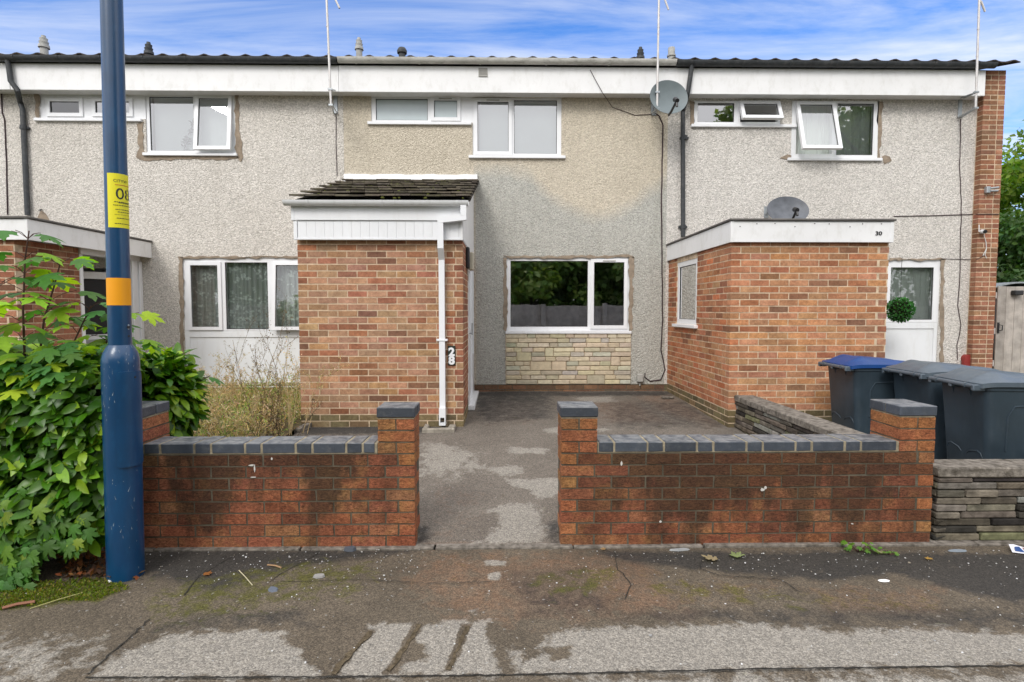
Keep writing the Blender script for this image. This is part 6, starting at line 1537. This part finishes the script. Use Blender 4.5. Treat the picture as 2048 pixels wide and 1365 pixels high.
for k in range(5200):      # cushions of moss
    q = gp(U(-60, 262), U(1158, 1225)); s_ = sdf_poly(np.array([[q[0]]]), np.array([[q[1]]]), [gp(a, b) for a, b in [(-70, 1160), (120, 1163), (225, 1150), (258, 1178), (190, 1202), (90, 1208), (-70, 1232)]])[0, 0]
    if s_ > .0 + .03 * noise.noise((q[0] * 9, q[1] * 9, 0)): continue
    Ms.append(basis((q[0], q[1], -.001), rv() * .7 + Vector((0, 0, 1)), rv(), U(.008, .019))); Cs.append(gcol((.14, .19, .012) if rnd.random() < .8 else (.25, .22, .04), .35))
tag(arrays_leaf('moss', OV_V, OV_F, Ms, Cs, M['leaf'], shift=(-3, 3, 0)), 'bright green moss on the pavement beside the pole', 'moss', kind='stuff')
Ms = []; Cs = []
for k in range(420):
    q = gp(U(120, 275), U(1085, 1160)); Ms.append(basis((q[0], q[1], U(.002, .03)), rv() + Vector((0, 0, .1)), Vector((0, 0, 1)) + rv() * .6, U(.02, .06))); Cs.append(gcol(rnd.choice([(.22, .08, .03), (.15, .07, .035), (.30, .13, .05), (.10, .06, .04)]), .3))
tag(arrays_leaf('leaf_litter', OV_V, OV_F, Ms, Cs, M['dry'], shift=(-2.6, 3.4, 0)), 'drift of brown dead leaves under the hedge behind the pole', 'dead leaves', kind='stuff')

def seam(pts, wd, jit=1.5, mat='tar'):
    """a bead of old bitumen along a joint in the footway"""
    P = []
    for i in range(len(pts) - 1):
        a, b = pts[i], pts[i + 1]; n = max(1, int(math.hypot(b[0] - a[0], b[1] - a[1]) / 9))
        for k in range(n): P.append((a[0] + (b[0] - a[0]) * k / n + U(-jit, jit), a[1] + (b[1] - a[1]) * k / n + U(-jit, jit) * .5))
    P.append(pts[-1]); G = [Vector((*gp(*p), .004)) for p in P]; vs = []
    for i, g in enumerate(G):
        d = (G[min(i + 1, len(G) - 1)] - G[max(i - 1, 0)]).normalized(); nn = Vector((-d.y, d.x, 0)); w1 = wd * U(.35, 1.2); w2 = wd * U(.35, 1.2)
        vs += [g + nn * w1, g - nn * w2]
    m = MB(); m.add(vs, [(2 * i, 2 * i + 2, 2 * i + 3, 2 * i + 1) for i in range(len(G) - 1)])
    return tag(m.build('pavement_joint', M[mat]), kind='structure')
M['tar'] = simple('old_bitumen', (.045, .042, .036), .9, .2, var=.3, vs=30, bs_=.8, bsc=140)
M['grit'] = simple('gritty_joint', (.16, .125, .08), .95, .1, var=.35, vs=40, bs_=.9, bsc=140)
seam([(170, 1357), (600, 1356), (1000, 1352), (1500, 1340), (2100, 1332)], .006)
seam([(470, 1112), (400, 1152), (368, 1192)], .004); seam([(640, 1105), (560, 1150), (540, 1165)], .003); seam([(175, 1352), (240, 1292), (300, 1240)], .0045, 3)
seam([(1225, 1102), (1238, 1140), (1262, 1170), (1250, 1200)], .004, 3); seam([(1405, 1118), (1398, 1140), (1440, 1152), (1560, 1160), (1600, 1185)], .004, 4); seam([(560, 1165), (720, 1160), (860, 1168), (980, 1165)], .0025, 3)
seam([(668, 1348), (700, 1310), (742, 1264)], .016, 3, 'grit'); seam([(778, 1344), (808, 1300), (838, 1250)], .014, 3, 'grit'); seam([(896, 1342), (915, 1300), (936, 1254)], .012, 3, 'grit')

# splashes of paint and lime on the garden walls
for par_, lst in (('left', [(503, 931, 8, 2), (509, 938, 2, 9), (506, 955, 6, 1.5), (543, 918, 2, 4)]), ('right', [(1525, 980, 5, 4), (1531, 976, 3, 4), (1243, 928, 3, 6), (1705, 1048, 3, 2), (1321, 1044, 3, 3)])):
    wall_ = [o for o in COL.objects if o.name.startswith('brick_garden_wall')][0 if par_ == 'left' else 1]
    for (a, b, dx2, dy2) in lst:
        n = 9; P = [at(a + dx2 * math.cos(i * 6.283 / n) * U(.5, 1), b + dy2 * math.sin(i * 6.283 / n) * U(.5, 1), FW - .0035) for i in range(n)]
        m = MB(); m.add([(p.x, p.y, p.z) for p in P] + [(p.x, p.y + .004, p.z) for p in P], [tuple(range(n))] + [(i, (i + 1) % n, n + (i + 1) % n, n + i) for i in range(n)], 0, (.62, .60, .56)); m.build('lime_mark', M['litter'], wall_)

# frond of a house plant between the blind and the glass upstairs
pb_ = at(368, 302, F + .12); t = empty('house_plant', 'dark leafy frond of a house plant standing inside the left upper window', 'plant', tuple(pb_)); Ms = []; Cs = []
tipp = at(388, 243, F + .12); m = MB(); m.tube([pb_, pb_.lerp(tipp, .5) + Vector((-.02, 0, 0)), tipp], .004, 5); m.build('stem', M['stem'], t)
for k in range(46):
    q = pb_.lerp(tipp, U(.0, 1)) + Vector((U(-.02, .02), U(-.01, .01), 0)); Ms.append(basis(q, (U(-1, 1), U(-.1, .1), U(-.2, .9)), (0, -1, .2), U(.05, .10))); Cs.append(gcol((.03, .06, .03), .3))
arrays_leaf('leaves', [(v[0] * .35, v[1], v[2]) for v in OV_V], OV_F, Ms, Cs, M['leaf'], t)
